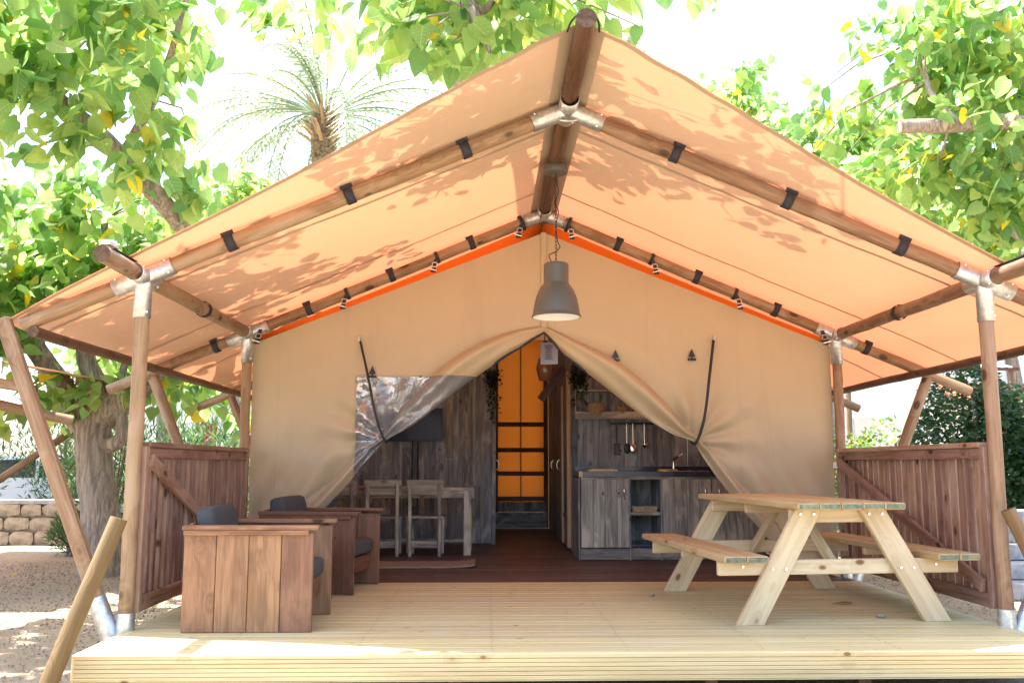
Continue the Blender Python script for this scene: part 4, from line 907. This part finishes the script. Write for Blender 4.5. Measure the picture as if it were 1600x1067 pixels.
# ---------------------------------------------------------------- palms
def palm(label, x, y, zc, Lf, n_, seed):
    rs = np.random.default_rng(seed); t_ = thing('palm_tree', label, 'palm', (x, y, GZ))
    h = zc-GZ; b = MB(); b.limb([(0, 0, -.1), (.05, 0, h*.4), (0, 0, h*.8), (0, 0, h)], [.36, .3, .3, .38], 14, True, jit=.08); b.build('trunk', m['palmbark'], t_)
    b = MB()
    for k in range(34):
        a = rs.uniform(0, 6.28); z = h-.9+rs.uniform(0, 1.0); b.limb([(.26*math.cos(a), .26*math.sin(a), z), (.75*math.cos(a), .75*math.sin(a), z+.35)], [.06, .03], 5)
    b.build('frond_stubs', m['raw'], t_)
    for k in range(n_):
        a = rs.uniform(0, 6.28); e0 = rs.uniform(-.5, 1.35); L = Lf*rs.uniform(.8, 1.1); pts = []; p = np.array([.2*math.cos(a), .2*math.sin(a), h]); e1 = e0
        for i in range(13):
            pts.append(p.copy()); d = np.array([math.cos(a)*math.cos(e1), math.sin(a)*math.cos(e1), math.sin(e1)]); p = p+d*L/12; e1 -= (.10+.05*math.cos(e0))*(1 if e1 > -1.3 else 0)
        b = MB(); b.limb([tuple(q) for q in pts], [.03*(1-i/14) for i in range(13)], 5, False, 0); side = np.array([-math.sin(a), math.cos(a), 0])
        for i in range(2, 12):
            for jj in range(3):
                q = pts[i]+(pts[min(i+1, 12)]-pts[i])*jj/3; fw = pts[min(i+1, 12)]-pts[i-1]; fw /= np.linalg.norm(fw); l = .62*math.sin(math.pi*(i+1)/14)+.12
                for s_ in (-1, 1):
                    d = side*s_*.75+fw*.6+np.array([0, 0, -.3+rs.normal(0, .15)]); d /= np.linalg.norm(d); e_ = q+d*l; wv = fw*.05
                    b.add([tuple(q-wv), tuple(q+wv), tuple(e_)], [(0, 1, 2)])
        b.build('frond', m['frond'], t_)
palm('tall date palm rising behind the left roof slope', -4.93, 18, 10.3, 5.8, 60, 3)
palm('farther palm whose fronds show over the right roof slope', 4.4, 26, 14.6, 4.6, 36, 5)

# ---------------------------------------------------------------- shrubs, hedges
def shrub(name, label, cat, x, y, rx, ry, h, n_, size, mat, LVx, LFx, droop=-.5, flowers=0, group=None):
    t_ = thing(name, label, cat, (x, y, GZ), 0, group); q = rng.normal(0, 1, (n_, 3)); q /= np.linalg.norm(q, axis=1)[:, None]; q *= rng.uniform(.05, 1, (n_, 1))**(1/2.6); lump = 1+.22*np.sin(q[:, :1]*5+x)*np.cos(q[:, 2:]*4+y)
    P = q*lump*np.array((rx, ry, h/2))+np.array((0, 0, h/2)); P[:, 2] = np.maximum(P[:, 2], .05)
    o = obj('foliage', leaf_mesh('foliage', P, rots(n_, droop, q*.6), rng.uniform(size*.6, size*1.2, n_), m[mat], LVx, LFx), t_); o['kind'] = 'stuff'
    b = MB()
    for k in range(9):
        a = random.uniform(0, 6.28); r_ = random.uniform(.2, .7); b.limb([(random.uniform(-.1, .1), random.uniform(-.1, .1), -.05), (rx*r_*.4*math.cos(a), ry*r_*.4*math.sin(a), h*.4), (rx*r_*math.cos(a), ry*r_*math.sin(a), h*.8)], [.025, .018, .006], 6)
    b.build('stems', m['bark'], t_)
    if flowers:
        idx = rng.choice(n_, flowers); o = obj('flowers', leaf_mesh('flowers', P[idx]*1.02, rots(flowers, -.3), rng.uniform(.05, .09, flowers), m['flower'], RV, RF), t_); o['kind'] = 'stuff'
NL = NV_*np.array((1, 1.3, 1))
for i, (x, y, rx, h, fl_, lab) in enumerate([(-6.3, 8.6, .9, 2.3, 60, 'oleander bush behind the mulberry trunk with pink flowers'), (-4.9, 9.4, 1.0, 2.2, 50, 'oleander bush between trunk and left front post'), (-3.9, 10.4, .9, 2.1, 70, 'oleander bush seen over the left slatted screen'), (-8.0, 11.0, 1.1, 2.9, 80, 'oleander bush above the stone wall at the left edge'), (-6.55, 7.9, .33, .6, 0, 'small dark bush at the foot of the stone wall'), (-9.9, 10.6, .9, 2.4, 40, 'oleander bush at the left picture edge'), (-5.7, 10.6, 1.0, 2.5, 50, 'tall oleander bush just left of the left front post'), (-4.3, 8.3, .75, 1.7, 40, 'low oleander bush close behind the left slatted screen'), (-7.3, 10.6, .8, 2.2, 40, 'oleander bush rising behind the stone wall'), (-3.3, 12.5, 1.0, 2.0, 60, 'oleander bush close to the left tent wall')]):
    shrub('oleander_bush', lab, 'bush', x, y, rx, rx*.8, h, int(2300*rx), .17, 'oleander', NL, NF, -.8, fl_, 'oleander bushes left of the tent')
shrub('ivy_bush', 'dense dark ivy-clad bush behind the right slatted screen', 'bush', 6.3, 6.7, 1.05, .8, 2.75, 11000, .095, 'ivy', RV, RF, .4)
shrub('ivy_bush', 'dark green bush at the right picture edge', 'bush', 7.6, 7.0, .95, .8, 2.5, 7500, .095, 'ivy', RV, RF, .4)
for i, (x, y, lab) in enumerate([(4.4, 8.2, 'yellow-green hedge bush beside the tent wall at the right'), (5.6, 8.8, 'yellow-green hedge bush left of the ivy'), (8.6, 9.4, 'yellow-green hedge bush behind the ivy')]): shrub('hedge_bush', lab, 'bush', x, y, .8, .55, 2.0, 2600, .085, 'hedge', RV, RF, 0., 0, 'low hedge bushes right of the tent')

# ---------------------------------------------------------------- left background: stone wall, car, neighbour tent
sw = thing('stone_wall', 'low pale stone wall at the far left behind the gravel', 'wall', (0, 9.5, GZ))
MB().box((-8.6, .2, .34), (3.6, .3, .66)).build('core', m['mortar'], sw)
z = 0
for row, hh in enumerate((.24, .22, .22)):
    x = -10.4
    while x < -6.85:
        wd_ = random.uniform(.28, .6); wd_ = min(wd_, -6.8-x); b = MB(); P = []
        for a in range(9):
            an = 2*math.pi*a/9; P.append((wd_/2*.97*max(-1, min(1, 1.25*math.cos(an)))+random.uniform(-.01, .01), 0, hh/2*.93*max(-1, min(1, 1.25*math.sin(an)))+random.uniform(-.01, .01)))
        b.prism(P, (0, .12, 0)); b.build('stone', m['stone'], sw, (x+wd_/2, .0+random.uniform(-.015, .015), z+hh/2)); x += wd_
    z += hh
plank('coping', sw, m['slab'], (-10.4, .2, .70), (-6.8, .2, .70), .42, .06)
pv = MB(); pv.box((-11, 14.5, GZ+.02), (9, 7, .03)); tag(pv.build('pavement', m['slab']), kind='structure')
car = thing('parked_car', 'white parked car in bright sun beyond the stone wall', 'car', (-9.4, 13.2, GZ+.035))
prof = [(-2.0, .35), (-2.05, .7), (-1.95, .92), (-1.2, 1.0), (-.6, 1.42), (.9, 1.45), (1.5, 1.05), (2.0, .95), (2.08, .6), (2.0, .35)]
b = MB(); b.prism([(x, -.85, z) for x, z in prof], (0, 1.7, 0)); o = b.build('body', m['car'], car); bv = o.modifiers.new('b', 'BEVEL'); bv.width = .08; bv.segments = 3
for y in (-.858, .856):
    for P in ([(-1.05, 1.02), (-.55, 1.36), (.1, 1.38), (.1, 1.02)], [(.18, 1.02), (.18, 1.38), (.85, 1.38), (1.3, 1.05)]): MB().prism([(x, y, z) for x, z in P], (0, .004, 0)).build('side_window', m['glassd'], car)
for x in (-1.3, 1.3):
    for s_ in (-1, 1):
        o = MB().tube((x, s_*.7, .32), (x, s_*.88, .32), .32, .32, 20).build('wheel', m['tyre'], car); MB().tube((x, s_*.86, .32), (x, s_*.885, .32), .2, .18, 14).build('rim', m['bolt'], o)
for s_ in (-1, 1): MB().box((-2.0, s_*.6, .75), (.1, .3, .12)).build('headlight', m['bolt'], car); MB().box((2.03, s_*.65, .8), (.06, .2, .16)).build('tail_light', m['red'], car)
b = MB(); b.tube((0, 0, 0), (0, 0, 1.65), .03, .03, 8); b.tube((0, 0, 1.95), (0, 0, 2.35), .03, .03, 8); P = [(-.22, 0, 1.62), (.22, 0, 1.66), (.25, 0, 2.2), (-.2, 0, 2.18)]; b.prism(P, (0, .03, 0)); b.box((0, .015, 1.9), (.36, .06, .04)); tag(b.build('red_banner', m['red'], None, (-6.5, 13.8, GZ)), 'small red banner on a post beyond the oleander bushes', 'banner')
gw = thing('white_house', 'bright white house wall far behind the left screen', 'house', (-6.2, 19, GZ)); MB().box((0, 0, 1.7), (7, 3, 3.4)).build('wall', m['white'], gw); MB().prism([(-3.7, -1.8, 3.4), (3.7, -1.8, 3.4), (3.7, 0, 4.1), (-3.7, 0, 4.1)], (0, .12, .0)).build('roof', m['tile'], gw); 
o = MB().box((1.2, -1.51, 1.7), (.9, .04, 1.1)).build('window', m['white'], gw); MB().box((1.2, -1.535, 1.7), (.76, .02, .96)).build('pane', m['glassd'], o)
nt = thing('neighbouring_tent', 'pole frame of a neighbouring tent at the left picture edge', 'tent frame', (0, 0, 0))
for a, c_, r_ in [((-6.9, 3.0, 2.05), (-4.85, 3.0, 1.72), .05), ((-6.9, 2.6, 1.95), (-4.75, 3.6, 1.45), .05), ((-5.3, 3.0, 1.8), (-6.3, 3.0, .1), .045), ((-6.9, 3.0, 2.1), (-6.9, 3.0, -.3), .05), ((-5.0, 6.0, 2.0), (-6.6, 5.2, .6), .045)]: pole('pole', nt, m['pole'], a, c_, r_)
b = MB(); b.box((-4.95, 2.96, 1.80), (.14, .07, .02)); b.box((-4.95, 2.96, 1.825), (.1, .05, .02)); b.build('ratchet', m['bolt'], nt)
b = MB(); n_ = 12; vs = [(-8.6+3.6*i/n_, 2.7+j*1.2, 2.68-.75*i/n_*.95+.02*math.sin(i+j)+.06*(i < 2)) for j in range(6) for i in range(n_+1)]; b.add(vs, [(j*(n_+1)+i, j*(n_+1)+i+1, (j+1)*(n_+1)+i+1, (j+1)*(n_+1)+i) for j in range(5) for i in range(n_)], 0, True); b.build('roof_canvas', m['roof'], nt)

# ---------------------------------------------------------------- right background
wb = thing('white_building', 'low white building beyond the right slatted screen', 'building', (8.6, 14.5, GZ))
MB().box((0, 0, 1.75), (5.2, 3, 3.5)).build('wall', m['white'], wb); o = MB().box((-1.1, -1.53, 1.2), (.9, .05, 2.1)).build('door', m['cream'], wb); MB().box((-.75, -1.56, 1.1), (.04, .04, .12)).build('handle', m['steel'], o)
for x in (-2.25, -1.9): MB().box((x, -1.56, 1.75), (.18, .08, 3.4)).build('pilaster', m['slab'], wb)
b = MB()
for i in range(14): b.tube((.35+i*.18, -2.3, 2.55), (.35+i*.18, -1.4, 2.95), .09, .09, 10, True)
b.build('roof_tiles', m['tile'], wb)
aw = thing('slatted_awning', 'bright slatted awning frame above the ivy bush', 'awning', (6.9, 9.6, 0))
for i in range(22): plank('awning_slat', aw, m['white'], (-1.4+i*.13, -.4, 2.62), (-1.4+i*.13, .9, 2.95), .07, .02)
for y, z in ((-.35, 2.6), (.85, 2.9)): plank('beam', aw, m['ridge'], (-1.5, y, z), (1.5, y, z), .06, .06)
for x in (-1.4, 1.4): pole('post', aw, m['pole'], (x, -.3, GZ), (x, -.3, 2.58), .045)
ss = thing('stone_steps', 'grey stone steps at the right picture edge', 'steps', (4.95, 3.4, GZ))
for i in range(5): plank('step', ss, m['slab'], (-.6, i*.33, .07+i*.16), (1.0, i*.33, .07+i*.16), .42, .15)

# ---------------------------------------------------------------- fallen leaves and bits on the deck
for i in range(22):
    if i < 16: x, y, z = random.uniform(-6.5, -3.0), random.uniform(-.8, 6.5), GZ+.03
    else: x, y, z = random.uniform(2.95, 4.4), random.uniform(.2, 4), GZ+.03
    o = obj('fallen_leaf', None if False else LEAF1.copy(), None, (x, y, z), (random.uniform(-.25, .25), random.uniform(-.25, .25), random.uniform(0, 6.28))); o.data.materials.clear(); o.data.materials.append(m['dry']); s_ = random.uniform(.07, .13); o.scale = (s_, s_, s_)
    tag(o, 'yellow fallen leaf lying on the gravel', 'leaf', 'fallen yellow leaves on the gravel')
o = obj('fallen_leaf', LEAF1.copy(), None, (2.12, .92, .012), (.1, -.05, 2.9)); o.scale = (.14, .09, .12); o.data.materials.clear(); o.data.materials.append(m['dry']); tag(o, 'yellow fallen leaf on the deck beside the picnic table leg', 'leaf')
def pebble(x, y, s_, label):
    bm = bmesh.new(); bmesh.ops.create_icosphere(bm, subdivisions=2, radius=1)
    for v in bm.verts: v.co *= 1+.2*mnoise.noise(v.co*1.7+Vector((x, y, 0))); v.co.z *= .6
    me = bpy.data.meshes.new('pebble'); bm.to_mesh(me); bm.free(); me.materials.append(m['stone']); o = obj('pebble', me, None, (x, y, s_*.55)); o.scale = (s_*1.2, s_, s_); tag(o, label, 'stone')
pebble(2.09, .33, .028, 'small greenish stone on the deck before the picnic table'); pebble(.74, 1.36, .02, 'tiny dark stone on the deck left of the picnic table')

# ---------------------------------------------------------------- small interior things
def hang_plant(label, x, y, z, n_, L):
    t_ = thing('hanging_plant', label, 'plant', (x, y, z)); MB().lathe([(0, 0), (.06, 0), (.085, .16), (.09, .17), (.075, .17), (.0, .14)], n=20).build('pot', m['black'], t_)
    P = []; 
    for k in range(n_):
        a = rng.uniform(0, 6.28); l = rng.uniform(.1, L)
        for i in range(int(l/.025)): P.append((.09*math.cos(a)*(1+.3*math.sin(i*.4))+rng.normal(0, .012), .09*math.sin(a)+rng.normal(0, .012)-.03, .2-i*.025+rng.normal(0, .01)))
    P = np.array(P); o = obj('trailing_leaves', leaf_mesh('trailing_leaves', P, rots(len(P), .7), rng.uniform(.03, .055, len(P)), m['housepl'], RV, RF), t_); o['kind'] = 'stuff'
hang_plant('dark trailing plant in a black pot beside the corridor', -.47, 5.95, 2.02, 16, .75)
hang_plant('dark trailing plant at the left end of the kitchen shelves', .52, 4.55, 1.9, 20, .5)
nb = thing('paper_notice', 'pale paper notice hanging at the top of the tent opening', 'notice', (.08, 3.15, 2.1))
b = MB(); vs = [(-.085+.17*i/8, .02*math.sin(i*.6), -.11+.22*j/6) for j in range(7) for i in range(9)]; b.add(vs, [(j*9+i, j*9+i+1, (j+1)*9+i+1, (j+1)*9+i) for j in range(6) for i in range(8)], 0, True); b.build('sheet', m['paper'], nb)
for k in range(7): MB().box((-.005, .0-.004, .075-k*.022), (random.uniform(.05, .09), .002, .006)).build('text_line', m['ink'], nb)
gl_ = thing('glass_lantern', 'amber glass lantern hanging behind the paper notice', 'lantern', (.06, 3.5, 1.86)); MB().lathe([(0, 0), (.06, 0), (.09, .12), (.07, .22), (.03, .26), (0, .26)], n=8).build('glass', flat('amber_glass', (.16, .07, .035), .15), gl_); MB().tube((0, 0, .26), (0, 0, .9), .005, .005, 6).build('cord', m['rope'], gl_)
